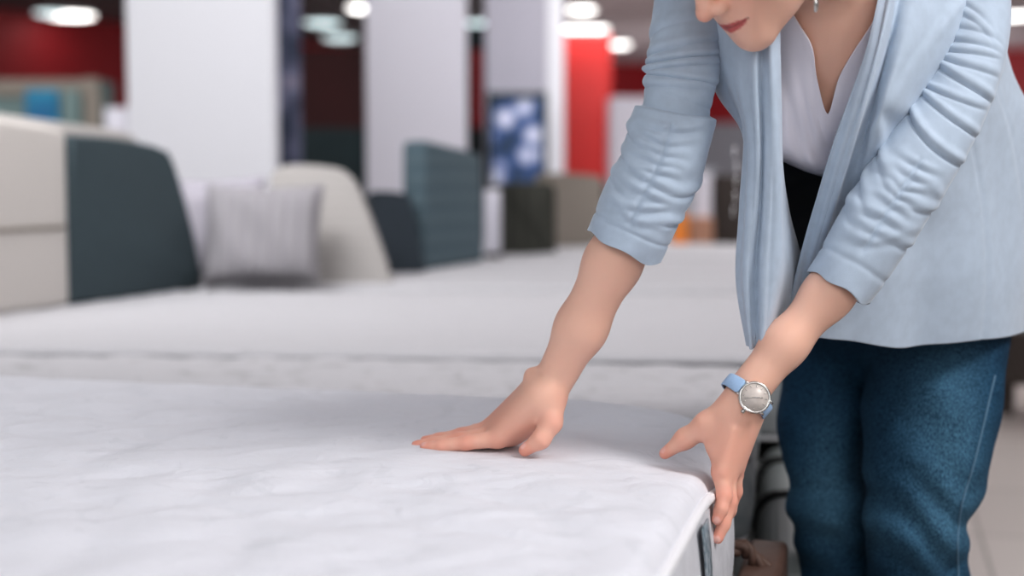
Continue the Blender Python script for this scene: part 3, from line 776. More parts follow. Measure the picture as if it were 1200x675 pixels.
# ---------------------------------------------------------------- cardigan
cols = [
 [(904,-30,1.61),(905,42,1.61),(905,100,1.61),(907,170,1.64),(924,245,1.68),(940,320,1.71),(926,388,1.69)],
 [(914,-30,1.57),(913,42,1.56),(914,100,1.56),(916,170,1.57),(917,240,1.58),(916,320,1.59),(901,394,1.595)],
 [(905,-32,1.56),(903,45,1.545),(904,100,1.545),(905,170,1.55),(904,240,1.56),(898,320,1.57),(894,402,1.58)],
 [(898,-35,1.565),(894,45,1.556),(893,100,1.557),(894,170,1.562),(891,240,1.572),(884,320,1.584),(886,406,1.594)],
 [(888,-38,1.565),(884,48,1.55),(884,104,1.55),(886,170,1.555),(883,240,1.565),(876,325,1.575),(881,409,1.59)],
 [(868,-40,1.575),(866,45,1.57),(868,105,1.575),(877,165,1.575),(873,240,1.58),(867,325,1.59),(877,405,1.60)],
 [(840,-40,1.60),(842,28,1.60),(852,95,1.61),(872,154,1.61),(868,240,1.615),(864,330,1.62),(876,402,1.63)],
 [(800,-50,1.66),(818,10,1.665),(838,100,1.67),(875,160,1.66),(880,245,1.69),(880,325,1.72),(890,395,1.75)],
 [(830,-110,1.74),(850,-30,1.80),(868,60,1.86),(900,150,1.94),(925,240,2.04),(940,320,2.12),(950,388,2.17)],
 [(985,-140,1.76),(1000,-60,1.86),(1020,30,1.96),(1045,130,2.08),(1070,230,2.18),(1080,320,2.23),(1085,385,2.26)],
 [(1110,-110,1.74),(1140,-40,1.82),(1172,70,1.90),(1203,142,1.97),(1222,235,2.06),(1228,320,2.11),(1224,388,2.14)],
 [(1160,-40,1.70),(1174,20,1.76),(1170,95,1.80),(1188,155,1.86),(1203,245,1.92),(1208,325,1.95),(1206,390,1.98)],
 [(1150,-20,1.67),(1150,30,1.69),(1135,110,1.73),(1150,175,1.79),(1162,250,1.83),(1165,330,1.85),(1160,396,1.87)],
 [(1135,-5,1.645),(1120,45,1.63),(1095,110,1.64),(1100,175,1.72),(1110,250,1.77),(1112,330,1.79),(1108,403,1.81)],
 [(1105,-10,1.62),(1090,45,1.595),(1064,110,1.585),(1050,165,1.615),(1056,250,1.72),(1060,330,1.75),(1060,407,1.78)],
 [(1075,-22,1.60),(1062,40,1.575),(1040,110,1.562),(1027,158,1.578),(1010,245,1.655),(1004,322,1.70),(1000,400,1.73)],
 [(1056,-30,1.60),(1044,40,1.585),(1026,110,1.585),(1010,165,1.60),(986,245,1.645),(968,320,1.68),(960,396,1.70)],
 [(1050,-32,1.585),(1035,42,1.562),(1017,110,1.562),(1000,165,1.577),(974,245,1.616),(952,320,1.648),(940,393,1.67)],
 [(1044,-34,1.59),(1029,46,1.562),(1010,110,1.563),(991,165,1.578),(965,245,1.616),(943,322,1.648),(930,391,1.68)],
 [(1036,-36,1.59),(1017,52,1.565),(996,112,1.57),(977,167,1.585),(953,245,1.62),(932,325,1.65),(920,388,1.665)],
]
cp = np.array([[P(*c) for c in col] for col in cols])         # columns x rows
def fold_profile(G, sgn):
    return G
nu, nv = 320, 150
Gj = grid_surface(cp, nu, nv)
Nn = grid_normals(Gj)
U = np.linspace(-1, len(cols)-2, nu)[:,None]; T = np.linspace(0, 6, nv)[None]
low = np.clip((T-2.2)/3.8, 0, 1)
side = np.clip((U-8)/2, 0, 1)*np.clip((15-U)/1.5, 0, 1)
dj = .0045*np.sin(U*2.6+T*.7)*low*side+.0018*np.sin(U*4.7-T*.9+1)*low*side
dj += .0012*np.sin(U*6.1+T*1.3)*np.clip(T/3, 0, 1)*(1-side)
dj += .0030*np.exp(-((U-13.6)/.9)**2)*np.sin(T*5.5+U*1.6)*np.exp(-((T-2.7)/.6)**2)
dj += -.0022*np.exp(-((U-11.2)/.05)**2)*np.clip(T-1,0,1)-.0018*np.exp(-((U-10.1)/.05)**2)*np.clip(T-1,0,1)
for u0, t0, sl, am, wd in ((12.6,.6,.9,.003,.14),(13.3,1.2,.7,-.0025,.12),(14.6,1.5,.15,.002,.10),(5.5,1.4,-.5,.0025,.15),(5.0,2.2,-.3,-.002,.15)):
    dj += am*np.exp(-((U-u0-sl*(T-t0))/(wd*2.2))**2)*np.exp(-((T-t0)/.7)**2)
Gj = Gj+Nn*dj[...,None]
# gathered hem curls inward
hem = np.clip((T-5.82)/.18, 0, 1)
jv_, jf_ = [Gj.reshape(-1,3)], grid_faces(nu, nv)
nvt = nu*nv
def smooth(a, b, x): t = np.clip((x-a)/(b-a), 0, 1); return t*t*(3-2*t)
# sleeves
def sleeve(path, radii, ref, disp, n=260, m=120, squash=.92):
    global nvt
    S = tube_grid(path, radii, n, m, ref, disp, squash)
    tt = np.linspace(0, 1, n); th = np.linspace(0, 2*math.pi, m, endpoint=False)
    Td = np.array(path[-1])-np.array(path[-2]); Td /= np.linalg.norm(Td)
    a = ((th-.1+math.pi) % (2*math.pi))-math.pi
    wave = -.0055*np.exp(-(a/.5)**2)+.0035*np.cos(2*a+.5)+.0015*np.sin(5*a)
    S = S+(smooth(.90, 1.0, tt)[:,None]*wave[None])[...,None]*Td
    f = grid_faces(n, m, nvt, wrap=True); jv_.append(S.reshape(-1,3)); jf_.extend(f); nvt += n*m
    return S
def smooth(a, b, x): t = np.clip((x-a)/(b-a), 0, 1); return t*t*(3-2*t)
def ridge(x, p=2.0): return (1-np.abs(np.sin(x)))**1.4
def fold(t, th, t0, amp, w, c=.03, th0=0., span=2.2, skew=0.):
    a = (th-th0+math.pi) % (2*math.pi)-math.pi
    x = (t-(t0+c*(np.cos(a)-1)+skew*a))/w
    return amp*np.exp(-np.abs(a/span)**4)*(np.exp(-x*x)-.85*np.exp(-((x-1.35)/.50)**2))
def ruche(t, th, a0, t1, t2, n, seed):
    r = np.random.RandomState(seed); o = 0
    for k in range(n):
        tk = t1+(t2-t1)*(k+.5)/n+r.uniform(-.006,.006); L = r.uniform(.5, 1.25)
        for sg in (-1, 1):
            a = sg*(((th-a0+math.pi) % (2*math.pi))-math.pi)
            sl = r.uniform(-.030, .020) if sg > 0 else r.uniform(-.050, -.005)
            x = (t-tk-sl*np.maximum(a, 0)-.004*np.sin(a*5+k))/(.0085+.008*np.clip(a, 0, 2))
            win = np.clip(a/.06, 0, 1)*np.exp(-(a/L)**2)
            o = o+r.uniform(.0018,.0034)*win*(np.exp(-x*x)-.5*np.exp(-((x-1.6)/.8)**2))
    a = ((th-a0+math.pi) % (2*math.pi))-math.pi
    return o-.0028*np.exp(-(a/.07)**2)*smooth(t1-.01, t1+.02, t)*(1-smooth(t2, t2+.02, t))
def disp_R(t, th):      # t 0 shoulder .. 1 cuff ; th 0 faces the camera
    o = np.zeros(np.broadcast(t, th).shape)
    for t0, am, w, c, th0, sp, sk in ((.25,.0018,.020,.02,.9,1.2,.03),(.33,.0024,.016,.03,.6,1.6,.03),(.375,.0030,.012,.035,.5,1.6,.02),(.408,.0030,.011,.035,.7,1.6,.012),
                                  (.438,.0032,.012,.03,.3,1.7,-.004),(.47,.0026,.014,.03,.5,1.5,.0),(.505,.0016,.014,.03,-.5,1.0,.0)):
        o += fold(t, th, t0, am, w, c, th0, sp, sk)
    tt = t-.030*np.cos(th-.2)
    o += -.0048*smooth(.42,.530,tt)*(1-smooth(.538,.545,tt))+.0030*smooth(.538,.545,tt)*(1-smooth(.57,.72,tt))
    o += ruche(t, th, .10, .60, .90, 9, 5)
    for t0, am, w, c, th0, sp, sk in ((.62,.0022,.018,.02,1.5,1.0,-.07),(.70,.0024,.018,.02,1.6,1.0,-.06),(.79,.0020,.016,.02,1.5,1.0,-.05),(.74,.0025,.016,.02,-1.3,.9,.05),(.84,.0028,.014,.02,-1.4,.9,.03)):
        o += fold(t, th, t0, am, w, c, th0, sp, sk)
    o += -.0014*np.exp(-((t-.925)/.006)**2)+.002*smooth(.93,1,t)*np.sin(th*3+1)
    o += .0010*np.sin(th*2+t*9)+.0006*np.sin(th*5-t*30)
    return o
pR = [P(822,-40,1.66), P(816,0,1.645), P(806,50,1.635), P(798,95,1.625), P(789,142,1.615), P(775,193,1.61), P(752,242,1.61), P(729,291,1.615)]
sleeve(pR, [.054,.048,.043,.0395,.042,.0465,.0470,.0450], (0,-1,.15), disp_R)
def disp_L(t, th):
    o = np.zeros(np.broadcast(t, th).shape)
    for t0, am, w, c, th0, sp, sk in ((.10,.0015,.016,.00,.7,.9,-.10),(.155,.0018,.014,.0,.6,.9,-.09),(.215,.0014,.012,.02,.3,1.0,-.02),(.255,.0022,.012,.035,.4,1.15,-.01),(.290,.0024,.010,.04,.5,1.2,.0),
          (.325,.0026,.011,.045,.35,1.25,-.005),(.370,.0040,.012,.055,.2,1.35,-.02),(.425,.0026,.011,.055,.4,1.2,-.005),(.480,.0036,.012,.065,.25,1.4,-.02),(.575,.0048,.014,.085,.2,1.45,-.03)):
        o += fold(t, th, t0+.02, am, w, c, th0, sp, sk)
    o += ruche(t, th, .12, .66, .90, 8, 11)
    for t0, am, w, c, th0, sp, sk in ((.66,.0028,.018,.02,1.5,1.0,-.09),(.74,.0028,.018,.02,1.6,1.0,-.08),(.82,.0022,.016,.02,1.5,1.0,-.05),(.72,.0025,.016,.02,-1.3,.9,.05),(.83,.0024,.014,.02,-1.4,.9,.03)):
        o += fold(t, th, t0, am, w, c, th0, sp, sk)
    o += -.0014*np.exp(-((t-.93)/.006)**2)+.0022*smooth(.93,1,t)*np.sin(th*3+2)
    o += .0008*np.sin(th*3+t*7)
    return o
pL = [P(1128,-30,1.70), P(1137,20,1.675), P(1134,70,1.650), P(1115,124,1.625), P(1088,170,1.607), P(1058,216,1.595), P(1022,272,1.590), P(982,340,1.588)]
sleeve(pL, [.050,.045,.0405,.0395,.0415,.0425,.0415,.0375], (0,-1,.1), disp_L)
o = obj_from('cardigan', np.concatenate(jv_), jf_, M['jacket'], person); mods(o, solid=.0022, soff=0)

# ================================================================== WATCH AND EARRING
def watch():
    fc = P(884, 466, 1.553)
    ax = (WR_L-EL_L)/np.linalg.norm(WR_L-EL_L)                # along forearm to the hand
    nz = P(884,466,1.4)-fc; nz = nz/np.linalg.norm(nz)+np.array((.16,0,.10)); nz /= np.linalg.norm(nz)          # dial normal, to the camera
    ax = ax-(ax@nz)*nz; ax /= np.linalg.norm(ax); wy = np.cross(nz, ax)      # around the wrist
    root = thing('wristwatch', 'silver wristwatch with pale blue strap on the woman\'s left wrist', 'watch', fc)
    L3 = lambda a, b, c: fc+ax*a+wy*b+nz*c
    def disc(name, prof, mt, par=root, n=56):
        vs, fs = [], []
        for r, h in prof:
            for k in range(n):
                t = 2*math.pi*k/n; vs.append(L3(r*math.cos(t), r*math.sin(t), h))
        for i in range(len(prof)-1):
            for k in range(n): fs.append((i*n+k, i*n+(k+1) % n, (i+1)*n+(k+1) % n, (i+1)*n+k))
        if prof[-1][0] > 1e-4 : fs.append(tuple((len(prof)-1)*n+k for k in range(n)))
        fs.append(tuple(range(n))[::-1])
        o = obj_from(name, vs, fs, mt, par); return mods(o, bevel=0)
    case = disc('case', [(.0150,-.006),(.0172,-.005),(.0180,-.001),(.0180,.0025),(.0172,.0042),(.0158,.0046),(.0152,.0036)], M['steel'])
    dial = disc('dial', [(.0152,.0030),(.0152,.0037),(.0001,.0037)], M['dial'])
    for i in range(12):
        t = 2*math.pi*i/12; bm = bmesh.new(); e1, e2 = L3(.0112*math.cos(t), .0112*math.sin(t), .0039), L3(.0136*math.cos(t), .0136*math.sin(t), .0039)
        bm_tube(bm, [e1, e2], .00035, 6); o = bm_obj('hour_marker', bm, M['steel'], dial); o.matrix_basis = Matrix.Identity(4)
        for v_ in o.data.vertices: v_.co -= Vector(root.location)
    for ang, ln, w in ((2.2,.0085,.0005),(5.5,.0115,.0004)):
        bm = bmesh.new(); bm_tube(bm, [L3(0,0,.0042), L3(ln*math.cos(ang), ln*math.sin(ang), .0042)], w, 6); o = bm_obj('watch_hand', bm, M['steel'], dial)
        for v_ in o.data.vertices: v_.co -= Vector(root.location)
    bm = bmesh.new(); bm_tube(bm, [L3(.0178,0,0), L3(.0215,0,0)], [.0022,.0022], 12); bm_obj('crown', bm, M['steel'], root)
    for s1 in (-1,1):
        for s2 in (-1,1):
            bm = bmesh.new(); bm_tube(bm, [L3(s2*.0075, s1*.0150, .0015), L3(s2*.0080, s1*.0195, -.0025)], [.0017,.0013], 8); bm_obj('lug', bm, M['steel'], root)
    # strap wraps the wrist: superellipse loop in the wy/nz plane
    cw = -.0240                 # wrist centre below the dial
    def loop(t, grow=0):        # t angle from dial normal
        return (.0290+grow)*math.sin(t)-.0060, cw+(.0245+grow)*math.cos(t)
    vs = []; n = 60; hw = .0078
    ts = np.linspace(.80, 2*math.pi-.40, n)
    for t in ts:
        b, c = loop(t); taper = 1-.12*math.sin((t-.6)/(2*math.pi-1.2)*math.pi)
        for a in (-hw, -hw*.92, 0, hw*.92, hw):
            g = 0 if abs(a) == hw else .0006
            bb, cc = loop(t, g); vs.append(L3(a*taper, bb, cc))
    o = obj_from('strap', vs, grid_faces(n, 5), M['strap'], root); mods(o, solid=.0024, soff=0)
    vs = []
    for t in ts:
        b, c = loop(t, -.0017)
        for a in (-hw*1.02, 0, hw*1.02): vs.append(L3(a*.95, b, c))
    o = obj_from('strap_lining', vs, grid_faces(n, 3), M['strapdark'], root); mods(o, solid=.0012)
watch()
def earring():
    top = H(.074, -.002, -.034); bot = P(956, 14, float(top[1]))
    root = thing('drop_earring', 'long silver drop earring hanging beside the woman\'s neck', 'earring', top)
    bm = bmesh.new(); bm_tube(bm, [top, top*.5+bot*.5, top*.16+bot*.84], .0006, 6); bm_obj('chain', bm, M['steel'], root)
    bm = bmesh.new(); bm_tube(bm, [top*.3+bot*.7, top*.12+bot*.88, bot], [.0012,.0026,.0016], 12); bm_obj('pendant', bm, M['steel'], root)
earring()

# ================================================================== HEADBOARDS, PILLOWS
def hb(name, label, pts, thick, mt, bevel=.03, seams=(), seam_mt=None, cat='headboard', tilt=(0,0,0)):
    base = np.array(pts).mean(0); base[2] = np.array(pts)[:,2].min()
    root = thing(name, label, cat, base)
    pa_ = np.array(pts); n = np.cross(pa_-pa_.mean(0), np.roll(pa_, -1, 0)-pa_.mean(0)).sum(0); n /= np.linalg.norm(n); n = n if n@(pa_.mean(0)-np.array((0,0,CZ))) > 0 else -n
    prism('panel', pts, None, n*thick, mt, root, bevel=bevel, smooth=True)
    # legs down to the floor
    lo_ = sorted(pts, key=lambda p: p[2])[:2]
    for p in lo_:
        bm = bmesh.new(); c = p+(base-p)*.15+n*thick*.5
        bm_tube(bm, [np.array((c[0], c[1], 0)), np.array((c[0], c[1], p[2]+.05))], .02, 10); bm_obj('leg', bm, M['darkwood'], root)
    for a, b in seams:
        bm = bmesh.new(); bm_tube(bm, [a-n*.002, (a+b)/2-n*.002, b-n*.002], .006, 8); bm_obj('seam', bm, seam_mt or mt, root)
    return root
def rounded(pts, fine=10):
    """smooth outline through catmull samples for the listed curved stretch"""
    return [p for p in catmull(np.array(pts), np.linspace(0, len(pts)-1, fine*(len(pts)-1)+1))]
# beige headboard, two cushions with a horizontal seam, long top edge running away behind the slate one
def dl(px, d0=3.74, d1=4.25, a=0, b=90): return d0+(d1-d0)*(px-a)/(b-a)
def hbp(d, z, x0, d0): return np.array((x0+.35*(d-d0), d, CZ+z))
bt = [hbp(2.9,.205,-1.265,4.08), hbp(3.5,.163,-1.265,4.08), hbp(4.0,.129,-1.265,4.08), hbp(4.08,.118,-1.265,4.08), hbp(4.08,-.388,-1.265,4.08), hbp(2.9,-.388,-1.265,4.08)]
hb('headboard', 'beige leatherette headboard with a horizontal seam at the left edge', bt, .07, M['beige'], .025,
   seams=[(hbp(2.95,-.155,-1.265,4.08), hbp(4.05,-.160,-1.265,4.08))], seam_mt=M['taupe'])
bt2 = [hbp(4.0,.205,-1.35,5.0), hbp(4.6,.165,-1.35,5.0), hbp(5.0,.141,-1.35,5.0), hbp(5.08,.12,-1.35,5.0), hbp(5.08,-.38,-1.35,5.0), hbp(4.0,-.38,-1.35,5.0)]
hb('headboard', 'pale grey headboard showing only its top edge behind the slate headboard', bt2, .10, M['lightweave'], .03)
sl = [P(84,357,4.06)]+[P(x,y,d) for x,y,d in ((82,250,4.06),(83,165,4.08))]+rounded([P(86,159,4.08),P(130,162,4.25),(P(170,168,4.42)),P(192,175,4.50),P(204,188,4.53),P(220,240,4.60),P(232,290,4.66),P(240,338,4.72)], 5)
hb('headboard', 'slate grey felt headboard with a curved right end', sl, .10, M['greyfab'], .02)
lg = [P(345,334,4.90), P(318,250,4.95)]+rounded([P(316,205,4.98),P(335,193,5.0),P(380,194,4.98),P(408,203,4.95),P(425,235,4.93),P(442,280,4.91),P(459,332,4.88)], 5)
hb('headboard', 'light grey ribbed headboard with rounded right side behind the silver pillow', lg, .09, M['lightweave'], .02)
nv_ = [P(455,320,5.36)]+rounded([P(432,228,5.40),P(440,224,5.40),P(470,226,5.42),P(482,236,5.42),P(498,318,5.40)], 5)
hb('headboard', 'low navy headboard between the light ribbed and the blue grey headboards', nv_, .14, M['navy'], .015)
bgk = [P(497,318,5.50), P(497,168,5.50), P(503,165,5.52), P(560,179,6.0), P(566,184,6.02), P(568,306,6.02)]
hb('headboard', 'tall blue grey tufted headboard in front of the second white pillar', bgk, .10, M['bluegrey'], .02)
ol = [P(586,303,6.5)]+rounded([P(585,222,6.5),P(592,215,6.5),P(640,214,6.7),P(650,220,6.7)], 4)+[P(652,301,6.7)]
hb('headboard', 'dark olive channelled headboard beside the taupe headboard', ol, .10, M['olive'], .02)
tp = [P(640,299,7.2)]+rounded([P(638,212,7.2),P(646,203,7.2),P(700,206,7.35),P(706,212,7.35)], 4)+[P(708,296,7.35)]
hb('headboard', 'plain taupe headboard below the bright red partition', tp, .10, M['taupe'], .02)

def cushion(name, label, cen, ex, ey, ez, w, h, t, mt, grp=None, rib=0, n=46):
    """ex: width axis, ez: height axis, ey: thickness axis"""
    ex, ey, ez = [np.array(a, float)/np.linalg.norm(a) for a in (ex, ey, ez)]
    root = thing(name, label, 'pillow', cen-ez*h/2, grp)
    vs, fs = [], []
    s = np.linspace(-1, 1, n)
    for sg in (1,-1):
        for i, a in enumerate(s):
            for j, b in enumerate(s):
                edge = max(0, (1-abs(a)**3.2))*max(0, (1-abs(b)**3.2))
                pin = 1-.10*(abs(a)**2*(1-abs(b))*0)-.07*(1-abs(b))*abs(a)**4
                wx = a*w/2*(1-.06*(1-abs(b)**2)*abs(a)**3*1.0); wz = b*h/2*(1-.07*(1-abs(a)**2)*abs(b)**3)
                th = t/2*edge**.42+.001
                th += rib*math.sin(a*w*70)*edge**.5+.004*math.sin(a*7+b*5)*edge
                vs.append(cen+ex*wx+ez*wz+ey*sg*th)
    f1 = grid_faces(n, n); f2 = [tuple(x+n*n for x in f[::-1]) for f in f1]
    obj_from('pillow_case', vs, f1+f2, mt, root)
    bm = bmesh.new(); loop = [(a,-1) for a in s]+[(1,b) for b in s[1:]]+[(a,1) for a in s[::-1][1:]]+[(-1,b) for b in s[::-1][1:-1]]
    pts = [cen+ex*(a*w/2*(1-.06*(1-b*b)*abs(a)**3))+ez*(b*h/2*(1-.07*(1-a*a)*abs(b)**3)) for a, b in loop]
    bm_tube(bm, pts, .005, 6, closed=True); bm_obj('piping', bm, mt, root)
cushion('pillow', 'silver grey ribbed pillow leaning before the light ribbed headboard', P(308,275,4.72), (1,.12,0), (0.1,-1,.25), (0.03,.25,1), .38, .335, .15, M['pillow'], rib=.002)
cushion('pillow', 'lilac grey pillow half hidden behind the silver ribbed pillow', P(262,268,4.92), (1,.3,.05), (0.2,-1,.2), (-.10,.2,1), .30, .35, .12, M['pillow2'])

# ================================================================== STORE SURROUNDINGS
CEIL = CZ+2.4
def struct(o): o['kind'] = 'structure'; return o
def plane(name, pts, mt):
    bm = bmesh.new(); bm.faces.new([bm.verts.new(V(p)) for p in pts]); o = bm_obj(name, bm, mt, None, smooth=False); return struct(o)
plane('floor', [(-16,-6,0),(18,-6,0),(18,36,0),(-16,36,0)], M['tile'])
plane('ceiling', [(-16,-1,CEIL),(-.2,-1,CEIL),(-.2,36,CEIL),(-16,36,CEIL)], M['ceil'])
plane('ceiling', [(-.2,-1,CEIL),(18,-1,CEIL),(18,36,CEIL),(-.2,36,CEIL)], M['ceil2'])
def wall(name, a, b, z0, z1, mt): return plane(name, [(a[0],a[1],z0),(b[0],b[1],z0),(b[0],b[1],z1),(a[0],a[1],z1)], mt)
WZ = CZ+1.06
wall('wall_left', (-14,12), (-2.9,28.6), 0, CEIL, M['red'])
wall('wall_back', (-2.9,28.6), (3.1,32.5), WZ, CEIL, M['red']); wall('wall_back', (-2.9,28.6), (3.1,32.5), 0, WZ, M['greywall'])
wall('wall_back', (3.1,32.5), (14,26), WZ, CEIL, M['red']); wall('wall_back', (3.1,32.5), (14,26), 0, WZ, M['greywall'])
def column(x0, x1, d, dep, mt, label, top=CEIL, side=None, rz=0):
    a, b = P(x0, 200, d)[0], P(x1, 200, d)[0]
    root = thing('column', label, 'column', ((a+b)/2, d+dep/2, 0))
    box('shaft', ((a+b)/2, d+dep/2, top/2), (b-a, dep, top), mt, root, bevel=.012)
    box('plinth', ((a+b)/2, d+dep/2, .06), (b-a+.03, dep+.03, .12), M['metal'], root, bevel=.005)
    if side: box('side_strip', (b+side[0]/2+.001, d+dep/2, top/2), (side[0], dep, top), side[1], root, bevel=.006)
column(150, 322, 7.0, .16, M['white'], 'wide white pillar behind the slate headboard')
column(429, 547, 9.6, .2, M['offwhite'], 'white pillar behind the navy and tall blue grey headboards')
column(568, 641, 13.0, .5, M['greywhite'], 'grey pillar with a white edge behind the blue patterned bedding', side=(.155, M['white']))

def panel(name, label, cat, x0, x1, y0, y1, d, dep, mt, frame=None, partname='panel', foot=True):
    a, b = P(x0, y0, d), P(x1, y1, d); cx = (a[0]+b[0])/2; w = b[0]-a[0]; z1, z0 = a[2], max(b[2], .02)
    root = thing(name, label, cat, (cx, d+dep/2, 0 if foot else z0))
    box(partname, (cx, d+dep/2, (z0+z1)/2), (w, dep, z1-z0), mt, root, bevel=.012)
    if foot and z0 > .05:
        for s in (-1,1): box('leg', (cx+s*(w/2-.05), d+dep/2, z0/2), (.05, min(dep,.05), z0), M['darkwood'], root, bevel=.004)
    if frame:
        t = frame[0]
        for s in (-1,1): box('frame', (cx+s*(w/2-t/2), d-.02, (z0+z1)/2), (t, .05, z1-z0+.02), frame[1], root, bevel=.006)
        box('frame', (cx, d-.02, z1-t/2), (w, .052, t), frame[1], root, bevel=.006)
    return root
panel('partition', 'bright red partition panel right of the grey pillar', 'partition', 663, 716, 41, 215, 15, .3, M['redbright'])
panel('display_bedding', 'blue and white patterned bedding display hanging below the grey pillar', 'bedding', 571, 641, 109, 232, 12.4, .12, M['bed_pattern'], frame=(.04, M['darkteal']), partname='bedding_cloth')
r = panel('banner', 'narrow mottled navy banner between the two white pillars', 'banner', 323, 353, -20, 215, 8.9, .05, M['banner'], partname='banner_cloth')
panel('partition', 'dark maroon partition between the two white pillars', 'partition', 340, 432, 57, 215, 14, .2, M['maroon'])
panel('sofa', 'dark teal upholstered sofa back between the two white pillars', 'sofa', 345, 436, 150, 260, 9.9, .5, M['darkteal'], partname='back')
panel('partition', 'dark grey narrow partition between second white pillar and grey pillar', 'partition', 546, 572, 30, 260, 13.6, .2, M['darkteal'])
panel('partition', 'narrow dark red partition beside the second white pillar', 'partition', 553, 567, 58, 150, 13.3, .1, M['red'])
# framed display with teal panels at left
r = panel('display_case', 'taupe framed display case with teal boards by the red wall', 'display case', -30, 122, 93, 260, 12, .4, M['greygreen'], frame=(.14, M['taupe']), partname='back_board')
for (x0, x1, mt) in ((30,72,'tealbox'),(40,58,'tealbox'),(74,98,'greygreen')):
    a, b = P(x0,105,11.95), P(x1,240,11.95); box('board', ((a[0]+b[0])/2, 11.95-.02*(x0 % 3), (a[2]+b[2])/2), (b[0]-a[0], .03, a[2]-b[2]), M[mt], r, bevel=.004)
panel('carton', 'small pale box beside the wide white pillar', 'box', 122, 150, 126, 200, 11, .3, M['offwhite'], partname='carton')
panel('counter', 'pale counter with rounded top right of the red partition', 'counter', 716, 772, 113, 300, 14, .6, M['offwhite'], partname='counter_body')
panel('cabinet', 'dark cabinet seen between the sleeve and the cardigan', 'cabinet', 838, 905, 205, 300, 9.0, .4, M['darkwood'], partname='carcass')
panel('cabinet', 'low grey cabinet seen under the raised right sleeve', 'cabinet', 770, 838, 198, 300, 11, .4, M['greywall'], partname='carcass')
panel('display_stand', 'whitish display stand left of the dark cabinet', 'stand', 816, 834, 205, 262, 8.8, .08, M['offwhite'])
panel('stool', 'tan wooden stool below the whitish stand', 'stool', 808, 836, 255, 296, 8.6, .2, M['tan'], partname='seat')
# orange chair
def orange_chair():
    c = P(799, 270, 8.4); root = thing('chair', 'small orange chair just left of the tan stool', 'chair', (c[0], c[1], 0))
    box('backrest', c+np.array((0,.12,.0)), (.10,.03,.2), M['orange'], root, bevel=.012)
    box('seat', (c[0], c[1], c[2]-.13), (.12,.26,.03), M['orange'], root, bevel=.01)
    for sx in (-1,1):
        for sy in (-1,1): box('leg', (c[0]+sx*.05, c[1]+sy*.11, (c[2]-.13)/2), (.02,.02,c[2]-.13), M['darkwood'], root, bevel=.002)
orange_chair()
panel('headboard', 'small white headboard between the tufted and the olive headboards', 'headboard', 567, 587, 222, 297, 6.4, .06, M['offwhite'])
panel('drawer_chest', 'dark brown chest at the right edge beyond the jeans', 'chest', 1188, 1300, 388, 452, 5.6, .4, M['darkwood'], partname='carcass')

# ceiling lights (on the ceiling plane)
def on_ceiling(px, py): 
    d = 2.4*F/(200-py); p = P(px, py, d)
    for _ in range(6): d *= (CEIL-CZ)/(p[2]-CZ); p = P(px, py, d)
    return p
LB = {'lamp':'round recessed ceiling light ', 'lampcool':'cool white recessed ceiling light '}
def ceiling_light(px, py, r, mt, label):
    c = on_ceiling(px, py); root = thing('ceiling_light', label, 'ceiling light', (c[0], c[1], CEIL), 'recessed ceiling lights')
    for nm, prof, m_ in (('housing', [(r*1.12,0),(r*1.12,-.05),(r,-.06)], M['metal']), ('diffuser', [(r,-.03),(r,-.075),(r*.7,-.10),(.001,-.11)], M[mt])):
        vs, fs = [], []; n = 28
        for rr, h in prof:
            for k in range(n): t = 2*math.pi*k/n; vs.append((c[0]+rr*math.cos(t), c[1]+rr*math.sin(t), CEIL+h))
        for i in range(len(prof)-1):
            for k in range(n): fs.append((i*n+k, i*n+(k+1) % n, (i+1)*n+(k+1) % n, (i+1)*n+k))
        obj_from(nm, vs, fs, m_, root)
ceiling_light(82, 13, .36, 'lamp', 'bright round ceiling light above the framed display case')
ceiling_light(58, 10, .22, 'lampcool', 'smaller ceiling light left of the brightest left hand one')
ceiling_light(378, 22, .30, 'lampcool', 'upper cool ceiling light between the two white pillars')
ceiling_light(398, 40, .30, 'lampcool', 'lower cool ceiling light between the two white pillars')
ceiling_light(425, 4, .22, 'lamp', 'ceiling light at the top edge by the second white pillar')
ceiling_light(560, 22, .20, 'lampcool', 'ceiling light between second white pillar and grey pillar')
ceiling_light(682, 6, .20, 'lamp', 'topmost ceiling light above the bright red partition')
for i, x in enumerate((672, 687, 701)): ceiling_light(x, 29, .17, 'lamp', ['leftmost','middle','rightmost'][i]+' of three ceiling lights just over the red partition')
ceiling_light(726, 48, .20, 'lamp', 'lone bright ceiling light right of the red partition')
ceiling_light(1190, 13, .22, 'lamp', 'ceiling light beside the woman\'s left shoulder')

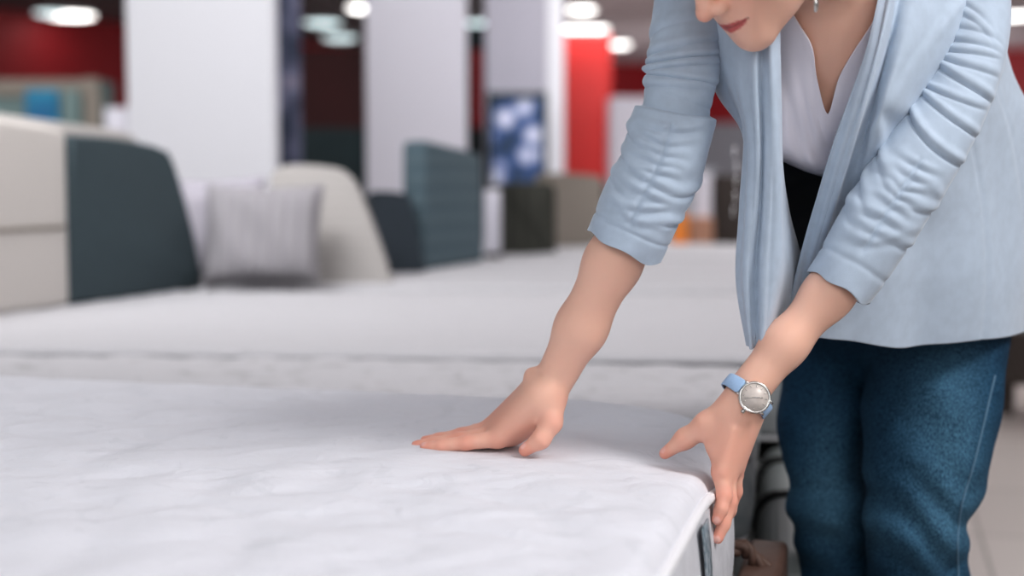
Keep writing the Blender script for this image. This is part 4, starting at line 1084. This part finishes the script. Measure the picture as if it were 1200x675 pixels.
# ================================================================== LIGHT
def area(name, loc, target, size, power, col=(1,1,1), sy=None):
    l = bpy.data.lights.new(name, 'AREA'); l.energy = power; l.size = size; l.color = col
    if sy: l.shape = 'RECTANGLE'; l.size_y = sy
    o = bpy.data.objects.new(name, l); COL.objects.link(o); o.location = loc
    o.rotation_euler = (Vector(target)-Vector(loc)).to_track_quat('-Z', 'Y').to_euler(); return o
area('key_light', (1.9,.7,3.25), (.3,1.8,.7), 1.2, 100, (1,.985,.97))
area('fill_light', (-2.2,.3,3.1), (0,2,.6), 2.0, 30, (.94,.97,1))
area('front_light', (.4,-2.2,2.2), (.8,1.8,.9), 1.8, 34, (1,.99,.98))
area('pillar_fill', (-1.6,3.4,3.25), (-1.3,7.4,1.4), 1.6, 120)  # added to brighten the wide white pillar, no fixture stands for it
area('bed_light', (-.3,4.2,3.2), (-.2,4.4,0), 2.6, 24, (.98,.98,1))
area('display_fill', (.6,10.4,3.3), (.3,13,1.3), 1.2, 85)  # added in front to brighten the bedding display and grey pillar
area('second_pillar_fill', (-.7,7.6,3.3), (-.65,9.8,1.3), 1.0, 38)  # extra lamp added only to lift the second white pillar
area('aisle_light', (3,8,3.2), (2.5,8,0), 3.0, 120)
area('hall_light_left', (-4,10,3.3), (-4,13,1), 3.5, 110)
area('hall_light', (2,17,3.3), (2,18,0), 5, 420, (1,.97,.97))
area('hall_light_far', (6,24,3.3), (5,28,1), 5, 400)
w = bpy.data.worlds.new('World'); bpy.context.scene.world = w; w.use_nodes = True
w.node_tree.nodes['Background'].inputs[0].default_value = (.93,.96,1,1); w.node_tree.nodes['Background'].inputs[1].default_value = .42

cam = bpy.data.cameras.new('Camera'); co = bpy.data.objects.new('Camera', cam); COL.objects.link(co)
co.location = (0,0,CZ); co.rotation_euler = (math.pi/2-PIT, 0, 0); cam.lens = 50; cam.sensor_width = 36; cam.clip_end = 200
cam.dof.use_dof = True; cam.dof.focus_distance = 1.62; cam.dof.aperture_fstop = 2.2
bpy.context.scene.camera = co
vs = bpy.context.scene.view_settings; vs.view_transform = 'Standard'; vs.look = 'None'; vs.exposure = .12; vs.gamma = .88
